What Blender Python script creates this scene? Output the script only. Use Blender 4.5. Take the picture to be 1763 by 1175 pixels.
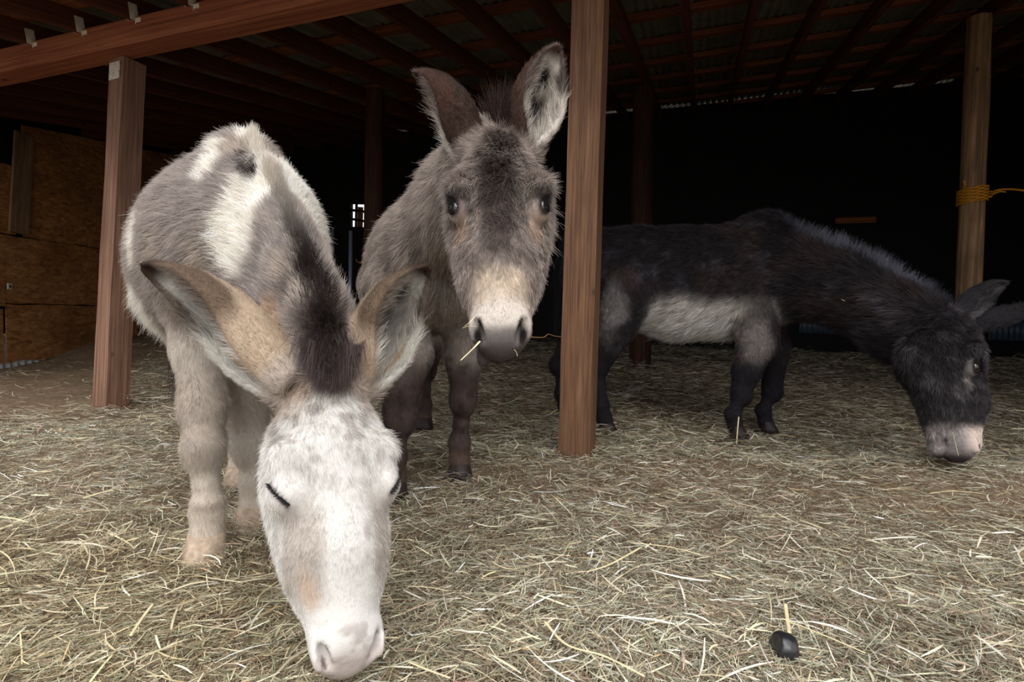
import bpy, bmesh, math
import numpy as np
from mathutils import Vector, Matrix

for o in list(bpy.data.objects):
    bpy.data.objects.remove(o)
SC = bpy.context.scene
COL = SC.collection
FUR = 1.0          # hair density factor
HAY = 1.0          # hay density factor

# ------------------------------------------------------------------ camera
CAM_H = 0.62
F_PX = 980.0
PITCH = math.radians(2.78)
ROLL = math.radians(1.5)
cam_data = bpy.data.cameras.new('camera')
cam = bpy.data.objects.new('camera', cam_data)
COL.objects.link(cam)
cam_data.sensor_width = 36.0
cam_data.lens = F_PX / 1763.0 * 36.0
cam_data.clip_start = 0.02
CAM_R = Matrix.Rotation(math.pi / 2 - PITCH, 3, 'X') @ Matrix.Rotation(ROLL, 3, 'Z')
cam.matrix_world = Matrix.Translation((0, 0, CAM_H)) @ CAM_R.to_4x4()
SC.camera = cam

def P(px, py, d):
    """world point seen at photo pixel px, py at depth d"""
    v = CAM_R @ Vector(((px - 881.5) / F_PX * d, -(py - 587.5) / F_PX * d, -d))
    return np.array([v.x, v.y, v.z + CAM_H])

# ------------------------------------------------------------------ light
SC.view_settings.view_transform = 'Standard'
SC.view_settings.look = 'None'
SC.view_settings.gamma = 1.0
SC.view_settings.use_curve_mapping = False
SC.view_settings.exposure = 0.38
world = bpy.data.worlds.new('overcast_sky')
SC.world = world
world.use_nodes = True
wn = world.node_tree
wn.nodes.clear()
w_out = wn.nodes.new('ShaderNodeOutputWorld')
w_bg = wn.nodes.new('ShaderNodeBackground')
w_tc = wn.nodes.new('ShaderNodeTexCoord')
w_sep = wn.nodes.new('ShaderNodeSeparateXYZ')
w_ramp = wn.nodes.new('ShaderNodeValToRGB')
w_ramp.color_ramp.elements[0].position = 0.0
w_ramp.color_ramp.elements[0].color = (0.30, 0.27, 0.24, 1)
w_ramp.color_ramp.elements[1].position = 1.0
w_ramp.color_ramp.elements[1].color = (1.0, 1.0, 1.04, 1)
e = w_ramp.color_ramp.elements.new(0.46); e.color = (0.34, 0.31, 0.28, 1)
e = w_ramp.color_ramp.elements.new(0.54); e.color = (0.78, 0.80, 0.84, 1)
w_map = wn.nodes.new('ShaderNodeMath'); w_map.operation = 'MULTIPLY_ADD'
w_map.inputs[1].default_value = 0.5; w_map.inputs[2].default_value = 0.5
wn.links.new(w_tc.outputs['Generated'], w_sep.inputs[0])
wn.links.new(w_sep.outputs['Z'], w_map.inputs[0])
wn.links.new(w_map.outputs[0], w_ramp.inputs[0])
wn.links.new(w_ramp.outputs[0], w_bg.inputs[0])
wn.links.new(w_bg.outputs[0], w_out.inputs[0])
w_bg.inputs[1].default_value = 1.25

sun_d = bpy.data.lights.new('veiled_sun', 'SUN')
sun_d.energy = 2.3
sun_d.angle = math.radians(60)
sun_d.color = (1.0, 0.97, 0.93)
sun = bpy.data.objects.new('veiled_sun', sun_d)
COL.objects.link(sun)
sun.rotation_euler = (math.radians(38), math.radians(-6), math.radians(8))

# ------------------------------------------------------------------ helpers
RNG = np.random.default_rng(7)

def lin(r, g, b):
    c = np.array([r, g, b], float) / 255.0
    return np.where(c <= 0.04045, c / 12.92, ((c + 0.055) / 1.055) ** 2.4)

def nrm(v):
    v = np.asarray(v, float)
    return v / (np.linalg.norm(v, axis=-1, keepdims=True) + 1e-12)

def sstep(a, b, x):
    t = np.clip((x - a) / (b - a), 0, 1)
    return t * t * (3 - 2 * t)

def vnoise(p, seed=0):
    p = np.asarray(p, float)
    i = np.floor(p).astype(np.int64)
    f = p - i
    f = f * f * (3 - 2 * f)
    def h(ix, iy, iz):
        n = (ix * 374761393 + iy * 668265263 + iz * 1274126177 + seed * 974711) & 0x7fffffff
        n = ((n ^ (n >> 13)) * 1274126177) & 0x7fffffff
        return ((n ^ (n >> 16)) & 0xffff) / 65535.0
    r = 0
    for dx in (0, 1):
        wx = f[:, 0] if dx else 1 - f[:, 0]
        for dy in (0, 1):
            wy = f[:, 1] if dy else 1 - f[:, 1]
            for dz in (0, 1):
                wz = f[:, 2] if dz else 1 - f[:, 2]
                r = r + wx * wy * wz * h(i[:, 0] + dx, i[:, 1] + dy, i[:, 2] + dz)
    return r

def fbm(p, seed=0, n=3):
    r = 0; a = 0.5; s = 0
    for k in range(n):
        r = r + a * vnoise(p * 2 ** k, seed + k * 17); s += a; a *= 0.5
    return r / s

def tag(o, label=None, cat=None, group=None, kind=None):
    if label: o['label'] = label
    if cat: o['category'] = cat
    if group: o['group'] = group
    if kind: o['kind'] = kind
    return o

def mesh_np(name, V, F, mat=None, smooth=True, col=None, parent=None, loc=(0, 0, 0), matidx=None):
    V = np.asarray(V, np.float32); F = np.asarray(F, np.int32)
    me = bpy.data.meshes.new(name)
    n = F.shape[1]
    me.vertices.add(len(V)); me.vertices.foreach_set('co', V.ravel())
    me.loops.add(F.size); me.loops.foreach_set('vertex_index', F.ravel())
    me.polygons.add(len(F))
    me.polygons.foreach_set('loop_start', np.arange(0, F.size, n, dtype=np.int32))
    me.polygons.foreach_set('use_smooth', np.full(len(F), smooth))
    me.update(calc_edges=True)
    if col is not None:
        a = me.attributes.new('tint', 'FLOAT_COLOR', 'POINT')
        c = np.ones((len(V), 4), np.float32); c[:, :3] = col
        a.data.foreach_set('color', c.ravel())
    for m in (mat if isinstance(mat, (list, tuple)) else [mat]):
        if m: me.materials.append(m)
    if matidx is not None:
        me.polygons.foreach_set('material_index', np.asarray(matidx, np.int32))
    o = bpy.data.objects.new(name, me)
    o.location = loc
    COL.objects.link(o)
    if parent: o.parent = parent
    return o

def bm_obj(name, bm, mat, parent=None, smooth=False, loc=(0, 0, 0)):
    me = bpy.data.meshes.new(name)
    bm.to_mesh(me); bm.free()
    if mat: me.materials.append(mat)
    if smooth:
        me.polygons.foreach_set('use_smooth', [True] * len(me.polygons))
    o = bpy.data.objects.new(name, me); o.location = loc
    COL.objects.link(o)
    if parent: o.parent = parent
    return o

def board(name, a, b, w, h, mat, side=(1, 0, 0), bevel=0.006, parent=None, wobble=0.0, segs=1):
    """timber from a to b; w measured along side, h across it; local z runs along its length"""
    a = np.asarray(a, float); b = np.asarray(b, float)
    z = nrm(b - a); s = np.asarray(side, float); s = nrm(s - z * np.dot(s, z)); t = np.cross(z, s)
    L = np.linalg.norm(b - a)
    bm = bmesh.new()
    rows = []
    for i in range(segs + 1):
        u = L * i / segs
        row = []
        for (p, q) in ((-1, -1), (1, -1), (1, 1), (-1, 1)):
            j = RNG.normal(0, wobble, 2) if wobble else (0, 0)
            row.append(bm.verts.new((p * w / 2 + j[0], q * h / 2 + j[1], u)))
        rows.append(row)
    for i in range(segs):
        for k in range(4):
            bm.faces.new((rows[i][k], rows[i][(k + 1) % 4], rows[i + 1][(k + 1) % 4], rows[i + 1][k]))
    bm.faces.new(rows[0][::-1]); bm.faces.new(rows[-1])
    if bevel:
        ed = [e for e in bm.edges if e.calc_face_angle(0) > 0.6]
        bmesh.ops.bevel(bm, geom=ed, offset=bevel, segments=2, profile=0.6, affect='EDGES')
    o = bm_obj(name, bm, mat, parent)
    M = Matrix(((s[0], t[0], z[0], a[0]), (s[1], t[1], z[1], a[1]), (s[2], t[2], z[2], a[2]), (0, 0, 0, 1)))
    if parent is not None:
        M = parent.matrix_basis.inverted() @ M
    o.matrix_basis = M
    return o

def tube(name, pts, r, mat, n=8, parent=None, origin=None, closed=False, tip=None, flat=1.0):
    pts = np.asarray(pts, float)
    origin = pts[0] if origin is None else np.asarray(origin, float)
    N = len(pts); r = np.broadcast_to(np.asarray(r, float), (N,))
    T = np.gradient(pts, axis=0); T = nrm(T)
    up = np.array([0.13, 0.21, 0.97]); V = []; F = []
    for i in range(N):
        s = nrm(np.cross(T[i], up)) if abs(np.dot(T[i], up)) < 0.98 else np.array([1.0, 0, 0])
        t = np.cross(s, T[i])
        for k in range(n):
            a = 2 * math.pi * k / n
            V.append(pts[i] - origin + r[i] * (math.cos(a) * s + flat * math.sin(a) * t))
    for i in range(N - 1):
        for k in range(n):
            F.append((i * n + k, i * n + (k + 1) % n, (i + 1) * n + (k + 1) % n, (i + 1) * n + k))
    V.append(pts[0] - origin); V.append(pts[-1] - origin)
    for k in range(0, n, 2):
        F.append((N * n, (k + 2) % n, (k + 1) % n, k))
        b = (N - 1) * n
        F.append((N * n + 1, b + k, b + (k + 1) % n, b + (k + 2) % n))
    return mesh_np(name, V, F, mat, True, parent=parent, loc=origin if parent is None else (0, 0, 0))

# ------------------------------------------------------------------ materials
def new_mat(name, rough=0.8, spec=0.3):
    m = bpy.data.materials.new(name); m.use_nodes = True
    nt = m.node_tree; b = nt.nodes['Principled BSDF']
    b.inputs['Roughness'].default_value = rough
    b.inputs['Specular IOR Level'].default_value = spec
    return m, nt, b

def ramp(nt, stops, src):
    r = nt.nodes.new('ShaderNodeValToRGB')
    el = r.color_ramp.elements
    while len(el) < len(stops): el.new(0.5)
    for q, (p, c) in zip(el, stops):
        q.position = p; q.color = (*c, 1)
    nt.links.new(src, r.inputs[0])
    return r.outputs[0]

def coords(nt, scale, which='Object'):
    tc = nt.nodes.new('ShaderNodeTexCoord'); mp = nt.nodes.new('ShaderNodeMapping')
    mp.inputs['Scale'].default_value = scale
    nt.links.new(tc.outputs[which], mp.inputs[0])
    return mp.outputs[0]

def tex_noise(nt, vec, scale=5, detail=5, rough=0.6, dist=0):
    n = nt.nodes.new('ShaderNodeTexNoise')
    n.inputs['Scale'].default_value = scale; n.inputs['Detail'].default_value = detail
    n.inputs['Roughness'].default_value = rough; n.inputs['Distortion'].default_value = dist
    nt.links.new(vec, n.inputs['Vector'])
    return n.outputs['Fac']

def mixc(nt, fac, a, b, mode='MIX'):
    m = nt.nodes.new('ShaderNodeMix'); m.data_type = 'RGBA'; m.blend_type = mode
    for s, v in ((0, fac), (6, a), (7, b)):
        if isinstance(v, (float, int)): m.inputs[s].default_value = v
        elif isinstance(v, (tuple, list, np.ndarray)): m.inputs[s].default_value = (*v[:3], 1)
        else: nt.links.new(v, m.inputs[s])
    return m.outputs[2]

def bump(nt, b, h, strength=0.5, dist=0.01):
    n = nt.nodes.new('ShaderNodeBump')
    n.inputs['Strength'].default_value = strength; n.inputs['Distance'].default_value = dist
    nt.links.new(h, n.inputs['Height']); nt.links.new(n.outputs[0], b.inputs['Normal'])

def wood(name, dark, mid, light, grain=38, knots=True, rough=0.75, stain=0.5):
    m, nt, b = new_mat(name, rough, 0.25)
    v = coords(nt, (1, 1, 0.018))
    g1 = tex_noise(nt, v, grain, 6, 0.65, 0.6)
    g2 = tex_noise(nt, v, grain * 3.2, 3, 0.6)
    c = ramp(nt, [(0.3, dark), (0.5, mid), (0.72, light)], g1)
    c = mixc(nt, 0.4, c, ramp(nt, [(0.35, dark), (0.6, light)], g2))
    blot = tex_noise(nt, coords(nt, (1, 1, 0.35)), 6, 4, 0.6)
    c = mixc(nt, ramp(nt, [(0.45, (0, 0, 0)), (0.75, (stain,) * 3)], blot), c, dark)
    if knots:
        vo = nt.nodes.new('ShaderNodeTexVoronoi'); vo.inputs['Scale'].default_value = 5.0
        nt.links.new(coords(nt, (1, 1, 0.6)), vo.inputs['Vector'])
        k = ramp(nt, [(0.03, (0.9,) * 3), (0.085, (0, 0, 0))], vo.outputs['Distance'])
        c = mixc(nt, k, c, tuple(x * 0.35 for x in dark))
    nt.links.new(c, b.inputs['Base Color'])
    bump(nt, b, g1, 0.5, 0.004)
    return m

M_post = wood('weathered_fir_post', lin(78, 52, 40), lin(120, 86, 68), lin(156, 122, 100))
M_postm = wood('front_fir_post', lin(70, 46, 32), lin(108, 74, 52), lin(140, 108, 82), 80)
M_beam = wood('stained_beam', lin(98, 50, 30), lin(142, 82, 54), lin(170, 110, 78))
M_joist = wood('joist_timber', lin(48, 24, 15), lin(80, 42, 27), lin(106, 60, 40))
M_purlin = wood('purlin_timber', lin(78, 40, 22), lin(122, 68, 40), lin(152, 94, 58))
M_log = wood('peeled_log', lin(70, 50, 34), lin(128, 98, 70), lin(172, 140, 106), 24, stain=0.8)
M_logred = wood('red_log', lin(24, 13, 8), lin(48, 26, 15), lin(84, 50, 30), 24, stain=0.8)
M_darkwood = wood('shade_black_boards', lin(8, 6, 5), lin(14, 11, 9), lin(20, 15, 12), 30, False)  # interior shade put into the colour: near-black wood keeps the back walls dark

def m_plain(name, c, rough=0.7, spec=0.3, metal=0.0, var=0.25, scale=20):
    m, nt, b = new_mat(name, rough, spec)
    n = tex_noise(nt, coords(nt, (1, 1, 1)), scale, 4)
    c = np.asarray(c)
    nt.links.new(ramp(nt, [(0.3, tuple(c * (1 - var))), (0.7, tuple(np.clip(c * (1 + var), 0, 1)))], n), b.inputs['Base Color'])
    b.inputs['Metallic'].default_value = metal
    bump(nt, b, n, 0.2, 0.002)
    return m

M_galv = m_plain('galvanised_steel', lin(205, 198, 184), 0.5, 0.4, 0.1, 0.2, 60)
M_roof = m_plain('corrugated_steel', lin(122, 122, 106), 0.6, 0.3, 0.2, 0.2, 8)
M_white_sheet = m_plain('white_corrugated_sheet', lin(232, 234, 236), 0.5, 0.4, 0, 0.1)
M_blue_sheet = m_plain('blue_grey_sheet', lin(60, 72, 84), 0.5, 0.4, 0, 0.1)
M_pipe = m_plain('steel_pipe', lin(120, 130, 145), 0.4, 0.5, 0.5, 0.1)
M_rope = m_plain('yellow_rope', lin(176, 118, 20), 0.6, 0.3, 0, 0.25, 120)
M_twine = m_plain('tan_twine', lin(150, 110, 70), 0.8, 0.2, 0, 0.2, 60)
M_knob = m_plain('pale_ceramic', lin(215, 205, 185), 0.3, 0.5, 0, 0.1)
M_stone = m_plain('glossy_black_lump', lin(34, 33, 36), 0.28, 0.6, 0, 0.3, 30)
M_hoof = m_plain('hoof_horn', lin(168, 148, 128), 0.6, 0.3, 0, 0.35, 50)
M_hoofdark = m_plain('dark_hoof_horn', lin(44, 36, 34), 0.55, 0.3, 0, 0.35, 50)
M_straw_pale = m_plain('pale_straw', lin(214, 200, 160), 0.6, 0.3, 0, 0.2, 40)
M_straw_green = m_plain('green_leaf_blade', lin(176, 190, 140), 0.6, 0.3, 0, 0.15, 40)

M_eye, nt, b = new_mat('wet_eye', 0.06, 0.8)
b.inputs['Base Color'].default_value = (0.012, 0.008, 0.006, 1)

M_osb, nt, b = new_mat('strand_board', 0.75, 0.25)
v = coords(nt, (1, 1, 1))
vo = nt.nodes.new('ShaderNodeTexVoronoi'); vo.inputs['Scale'].default_value = 13
nt.links.new(coords(nt, (1, 1, 2.6)), vo.inputs['Vector'])
c1 = ramp(nt, [(0.0, lin(112, 68, 34)), (0.5, lin(158, 104, 56)), (1.0, lin(196, 144, 90))], vo.outputs['Color'])
n1 = tex_noise(nt, coords(nt, (1, 1, 3)), 8, 5, 0.75, 2.0)
c1 = mixc(nt, 0.5, c1, ramp(nt, [(0.35, lin(78, 44, 22)), (0.62, lin(206, 146, 88))], n1))
n2 = tex_noise(nt, v, 2.2, 3, 0.6)
c1 = mixc(nt, ramp(nt, [(0.45, (0, 0, 0)), (0.7, (0.55,) * 3)], n2), c1, lin(84, 54, 32))
nt.links.new(c1, b.inputs['Base Color']); bump(nt, b, n1, 0.3, 0.004)

M_ground, nt, b = new_mat('trampled_dirt', 0.95, 0.1)
v = coords(nt, (1, 1, 1))
n1 = tex_noise(nt, v, 3, 6, 0.7); n2 = tex_noise(nt, v, 60, 5, 0.7)
c1 = ramp(nt, [(0.3, lin(88, 70, 54)), (0.7, lin(134, 112, 92))], n1)
c1 = mixc(nt, 0.4, c1, ramp(nt, [(0.35, lin(64, 50, 38)), (0.65, lin(168, 148, 120))], n2))
nt.links.new(c1, b.inputs['Base Color']); bump(nt, b, n2, 0.6, 0.01)

def tint_mat(name, rough, spec, translucent=0.0, gain=1.0):
    m, nt, b = new_mat(name, rough, spec)
    at = nt.nodes.new('ShaderNodeAttribute'); at.attribute_name = 'tint'
    nt.links.new(at.outputs['Color'], b.inputs['Base Color'])
    if translucent:
        tr = nt.nodes.new('ShaderNodeBsdfTranslucent'); mx = nt.nodes.new('ShaderNodeMixShader')
        mx.inputs[0].default_value = translucent
        nt.links.new(at.outputs['Color'], tr.inputs[0])
        nt.links.new(b.outputs[0], mx.inputs[1]); nt.links.new(tr.outputs[0], mx.inputs[2])
        nt.links.new(mx.outputs[0], nt.nodes['Material Output'].inputs[0])
    return m, nt, b

M_hay, nt, b = tint_mat('hay_blades', 0.55, 0.35, 0.18)
M_fur, nt, b = tint_mat('fur_strands', 0.55, 0.22, 0.25)
M_skin, nt, b = tint_mat('coat_skin', 0.85, 0.12)
bump(nt, b, tex_noise(nt, coords(nt, (1, 1, 1)), 220, 3), 0.3, 0.002)

# ------------------------------------------------------------------ ground
FRONT0 = np.array([-2.38, 3.38]); FRONT1 = np.array([0.286, 2.51])
BD = nrm(FRONT1 - FRONT0)                # along the front beam
BN = np.array([-BD[1], BD[0]])           # into the shed
ROOF_Z0, ROOF_RISE = 2.05, 0.165

def ground(x, y):
    x = np.asarray(x, float); y = np.asarray(y, float)
    p = np.stack([x, y, np.zeros_like(x)], -1).reshape(-1, 3)
    n = (fbm(p * 1.6, 5) - 0.5) * 0.05 + (fbm(p * 6.5, 9) - 0.5) * 0.022
    n = n.reshape(x.shape)
    back = 0.25 * sstep(3.2, 7.6, y) * np.maximum(sstep(-4.6, -2.0, x), sstep(5.2, 6.4, y))
    mound = 0.13 * np.exp(-(((x - 1.62) / 0.45) ** 2 + ((y - 2.05) / 0.30) ** 2))
    mound = mound + 0.035 * np.exp(-(((x - 0.9) / 0.5) ** 2 + ((y - 2.3) / 0.3) ** 2))
    flat = sstep(0.25, 0.6, y)
    return n * flat + back + mound

gx = np.arange(-6.5, 8.01, 0.05); gy = np.arange(-1.0, 9.01, 0.05)
GX, GY = np.meshgrid(gx, gy)
V = np.stack([GX, GY, ground(GX, GY) - 0.012], -1).reshape(-1, 3)
nx = len(gx); i = np.arange(len(gy) - 1)[:, None] * nx + np.arange(nx - 1)[None]
F = np.stack([i, i + 1, i + nx + 1, i + nx], -1).reshape(-1, 4)
tag(mesh_np('floor', V, F, M_ground), 'bare trampled brown dirt under the hay', 'ground', kind='structure')

# ------------------------------------------------------------------ shed
def front(t, off=0.0):
    """plan position on the front line, t = 0 left post, 1 middle post; off metres into the shed"""
    return FRONT0 + (FRONT1 - FRONT0) * t + BN * off

def roof_under(x, y):
    rel = np.array([x, y]) - FRONT0
    return roof_h(rel @ BN, (rel @ BD) / np.linalg.norm(FRONT1 - FRONT0))

def roof_h(off, t=0.0):
    return ROOF_Z0 + 0.115 * t + 0.14 + ROOF_RISE * off

DN = np.array([BN[0], BN[1], ROOF_RISE]); SIDE = np.array([BD[0], BD[1], 0])
wl = 0.142
a = P(190, 701, 3.38); b = P(221, 98, 3.38)
post1 = board('shed_post', (a[0], a[1], -0.05), (b[0], b[1], 2.048), .132, .132, M_post, (0.90, -0.435, 0), 0.008, wobble=0.002, segs=9)
tag(post1, 'square weathered wooden post under the beam at far left', 'post')
a = P(993, 785, 2.51); b = P(1019, -40, 2.51)
post2 = board('shed_post', (a[0], a[1], -0.05), (b[0], b[1], 2.15), wl * .97, wl, M_postm, (BD[0], BD[1], 0), 0.008, wobble=0.001, segs=9)
tag(post2, 'square wooden post in front of the black donkey rump, nearest the middle', 'post')
for p, q in ((post1, 'galvanised steel plate'),):
    bm = bmesh.new()
    for sx in (1,):
        bmesh.ops.create_cube(bm, size=1, matrix=Matrix.Translation((-0.01, -0.069, 2.025)) @ Matrix.Diagonal((0.10, 0.004, 0.10, 1)))
        for k in range(4):
            bmesh.ops.create_icosphere(bm, subdivisions=1, radius=0.006, matrix=Matrix.Translation((-0.01 + 0.055 * (k % 2), -0.077, 2.01 + 0.05 * (k // 2))))
    br = bm_obj('post_bracket', bm, M_galv, p); br['label'] = 'galvanised steel bracket plate'

A = front(-1.2); Bp = front(2.6)
z0 = ROOF_Z0 - 0.115 * 1.2; z1 = ROOF_Z0 + 0.115 * 2.6
beam = board('roof_beam', (A[0], A[1], z0 + 0.07), (Bp[0], Bp[1], z1 + 0.07), 0.14, 0.14, M_beam, (0, 0, 1), 0.006)
tag(beam, 'long brown wooden beam carried by the square front posts', 'beam')

ORD = ['first', 'second', 'third', 'fourth', 'fifth', 'sixth', 'seventh', 'eighth', 'ninth', 'tenth', 'eleventh', 'twelfth', 'thirteenth', 'fourteenth', 'fifteenth', 'sixteenth', 'seventeenth', 'eighteenth', 'nineteenth', 'twentieth', 'twenty-first', 'twenty-second', 'twenty-third', 'twenty-fourth']
t = 0.096 - 0.147 * 10; k = -10
while t < 2.8:
    p0 = front(t, -0.95); p1 = front(t, 6.2)
    h0 = roof_h(-0.95, t) + 0.058; h1 = roof_h(6.2, t) + 0.058
    j = board('roof_joist', (p0[0], p0[1], h0), (p1[0], p1[1], h1), 0.04, 0.116, M_joist, SIDE, 0.003)
    if k == 0: lab = 'brown roof joist directly above the far left square post'
    else: lab = 'brown roof joist over the beam, %s one %s of the far left post' % (ORD[abs(k) - 1], 'left' if k < 0 else 'right')
    tag(j, lab, 'joist', 'roof joists over the beam')
    # strap that ties the joist to the beam, twisted steel plate
    bm = bmesh.new()
    cs_ = math.cos(math.atan(ROOF_RISE)); s = 0.876 / cs_
    for (cx, cy, cz, dx, dy, dz) in ((0.0225, 0.022, s - 0.012, 0.003, 0.085, 0.05), (0.040, 0.070, s - 0.006, 0.040, 0.034, 0.005), (0.032, 0.098, s - 0.004, 0.044, 0.055, 0.005), (-0.0225, 0.035, s - 0.008, 0.003, 0.055, 0.030)):
        bmesh.ops.create_cube(bm, size=1, matrix=Matrix.Translation((cx, cy, cz)) @ Matrix.Diagonal((dx, dy, dz, 1)))
    for k_ in range(3):
        bmesh.ops.create_icosphere(bm, subdivisions=1, radius=0.0045, matrix=Matrix.Translation((0.022 + .016 * (k_ % 2), 0.080 + .014 * k_, s - .008)))
    hg = bm_obj('joist_tie', bm, M_galv, j); hg['label'] = 'pale galvanised steel tie'
    t += 0.147; k += 1

for ip, off in enumerate(np.arange(-0.75, 6.2, 0.61)):
    p0 = front(-1.8, off); p1 = front(2.8, off)
    h0 = roof_h(off, -1.8) + 0.116 + 0.020; h1 = roof_h(off, 2.8) + 0.116 + 0.020
    pl = board('roof_purlin', (p0[0], p0[1], h0), (p1[0], p1[1], h1), 0.09, 0.04, M_purlin, (BN[0], BN[1], ROOF_RISE), 0.003)
    tag(pl, 'orange-brown purlin under the metal roof, %s counted from the open front edge' % ORD[ip], 'purlin', 'purlins under the metal roof')

# corrugated roof: waves run into the shed
us = np.arange(-1.95, 2.9, 0.0045); offs = np.array([-1.05, 6.4])
Lf = np.linalg.norm(FRONT1 - FRONT0)
V = []; 
for off in offs:
    q = FRONT0[None] + (FRONT1 - FRONT0)[None] * us[:, None] + BN[None] * off
    h = roof_h(off, us) + 0.116 + 0.043 + 0.009 + 0.009 * np.sin(us * Lf / 0.068 * 2 * math.pi)
    V.append(np.column_stack([q, h]))
n = len(us); V = np.concatenate(V + [v + np.array([0, 0, 0.002]) for v in V])
i = np.arange(n - 1)
F = np.concatenate([np.stack([i, i + n, i + n + 1, i + 1], -1), np.stack([i, i + 1, i + n + 1, i + n], -1) + 2 * n])
tag(mesh_np('ceiling', V, F, M_roof), 'corrugated metal roof seen from below', 'roof', kind='structure')

# walls
def wall(name, p0, p1, h0, h1, th=0.03, holes=(), mat=M_darkwood):
    p0 = np.asarray(p0, float); p1 = np.asarray(p1, float)
    L = np.linalg.norm(p1 - p0); d = (p1 - p0) / L; nn = np.array([-d[1], d[0]])
    us = sorted({0, L} | {u for h in holes for u in h[:2]}); zs = sorted({h0, h1} | {u for h in holes for u in h[2:]})
    bm = bmesh.new()
    for a in range(len(us) - 1):
        for b in range(len(zs) - 1):
            uc = (us[a] + us[a + 1]) / 2; zc = (zs[b] + zs[b + 1]) / 2
            if any(h[0] < uc < h[1] and h[2] < zc < h[3] for h in holes): continue
            c = p0 + d * uc + nn * th / 2
            M = Matrix(((d[0], nn[0], 0, c[0]), (d[1], nn[1], 0, c[1]), (0, 0, 1, zc), (0, 0, 0, 1)))
            bmesh.ops.create_cube(bm, size=1, matrix=M @ Matrix.Diagonal((us[a + 1] - us[a], th, zs[b + 1] - zs[b], 1)))
    for v_ in bm.verts:
        if v_.co.z > h1 - 1e-4: v_.co.z = roof_under(v_.co.x, v_.co.y) + 0.137
    return tag(bm_obj(name, bm, mat), kind='structure')

WL0 = np.array([-4.72, 4.3]); WL1 = np.array([-4.55, 8.3])     # left wall
WB1 = np.array([6.6, 6.8])
# back wall with a small opening seen past the pinto donkey
dB = nrm(WB1 - WL1)
def back_u(px, py):
    """distance along the back wall and height of the point seen at a photo pixel"""
    c = np.array([0, 0, CAM_H]); r = P(px, py, 1.0) - c
    nn = np.array([-dB[1], dB[0]])
    s = np.dot(WL1, nn) / np.dot(r[:2], nn)
    q = c + r * s
    return np.dot(q[:2] - WL1, dB), q[2]
ua, za = back_u(606, 392); ub, zb = back_u(634, 351)
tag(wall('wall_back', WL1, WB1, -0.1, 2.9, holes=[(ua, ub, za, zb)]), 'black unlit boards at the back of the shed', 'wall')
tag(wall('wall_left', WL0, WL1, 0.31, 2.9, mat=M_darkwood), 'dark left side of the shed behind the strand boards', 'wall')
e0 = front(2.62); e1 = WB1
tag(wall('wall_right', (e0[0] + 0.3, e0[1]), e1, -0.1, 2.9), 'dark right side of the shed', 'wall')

def on_back(px, py, off=0.02):
    u, z = back_u(px, py); nn = np.array([-dB[1], dB[0]])
    q = WL1 + dB * u - nn * off
    return np.array([q[0], q[1], z])
# bars of the small opening
wroot = bpy.data.objects.new('window_1', None); COL.objects.link(wroot)
c0 = on_back(620, 372); wroot.location = c0; tag(wroot, 'small bright barred opening in the back of the shed', 'window', kind='structure')
wroot_inv = Matrix.Translation(-Vector(c0))
def child_board(name, a, b, w, h, mat, side):
    return board(name, a, b, w, h, mat, side, 0.002, parent=wroot)
for (x0, y0, x1, y1, w) in ((604, 349, 604, 394, .03), (634, 349, 634, 394, .03), (603, 362, 635, 366, .03), (603, 377, 635, 383, .025), (615, 350, 614, 394, .025), (603, 350, 635, 351, .03), (603, 393, 635, 394, .03)):
    child_board('window_bar', on_back(x0, y0), on_back(x1, y1), w * 1.5, 0.03, M_darkwood, (0, 1, 0) if x0 == x1 else (0, 1, 0))

a = on_back(609, 393, -0.2); b = on_back(610, 352, -0.2)
tag(board('outside_board', a, b, 0.09, 0.02, M_osb, (1, 0, 0)), 'yellowish board outside, seen through the left half of the barred opening', 'board')
# strand boards on the left wall
dW = nrm(WL1 - WL0); nW = np.array([dW[1], -dW[0]])      # towards the inside
def lw(px, py, off=0.012):
    c = np.array([0, 0, CAM_H]); r = P(px, py, 1.0) - c
    nn = nW; s = (np.dot(WL0, nn)) / np.dot(r[:2], nn); q = c + r * s
    return np.dot(q[:2] - WL0, dW), q[2]
def osb(u0, u1, z0, z1, off, label, drop=0.0, mat=M_osb, name='strand_board_panel', tear=0.012):
    th = 0.012; nu = 24
    top = []; bot = []
    for i in range(nu + 1):
        u = u0 + (u1 - u0) * i / nu
        bot.append((u, z0 + drop * i / nu + RNG.normal(0, tear * 0.4)))
        q_ = WL0 + dW * u
        top.append((u, min(z1 + RNG.normal(0, tear * 0.25), roof_under(q_[0], q_[1]) - 0.01)))
    bm = bmesh.new(); rows = []
    for o_ in (off, off + th):
        ra = [bm.verts.new((*(WL0 + dW * u + nW * o_), z)) for u, z in bot]
        rb = [bm.verts.new((*(WL0 + dW * u + nW * o_), z)) for u, z in top]
        rows.append((ra, rb))
    (a0, a1), (b0, b1) = rows
    for i in range(nu):
        bm.faces.new((b0[i], b0[i + 1], b1[i + 1], b1[i]))
        bm.faces.new((a1[i], a1[i + 1], a0[i + 1], a0[i]))
        bm.faces.new((b1[i], b1[i + 1], a1[i + 1], a1[i]))
        bm.faces.new((a0[i], a0[i + 1], b0[i + 1], b0[i]))
    bm.faces.new((a0[0], b0[0], b1[0], a1[0])); bm.faces.new((a0[nu], a1[nu], b1[nu], b0[nu]))
    bmesh.ops.recalc_face_normals(bm, faces=bm.faces)
    return tag(bm_obj(name, bm, mat), label, 'panel')
U0, ZB = lw(6, 639); U1, _ = lw(128, 625)
_, Zm1 = lw(12, 524); _, Zm2 = lw(20, 407); Uc, _ = lw(38, 410)
osb(U0 + 0.02, 3.95, ZB + 0.075, Zm1, 0.004, 'lowest brown strand board panel, its ragged bottom edge above the dirt', 0.10, tear=0.02)
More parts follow.
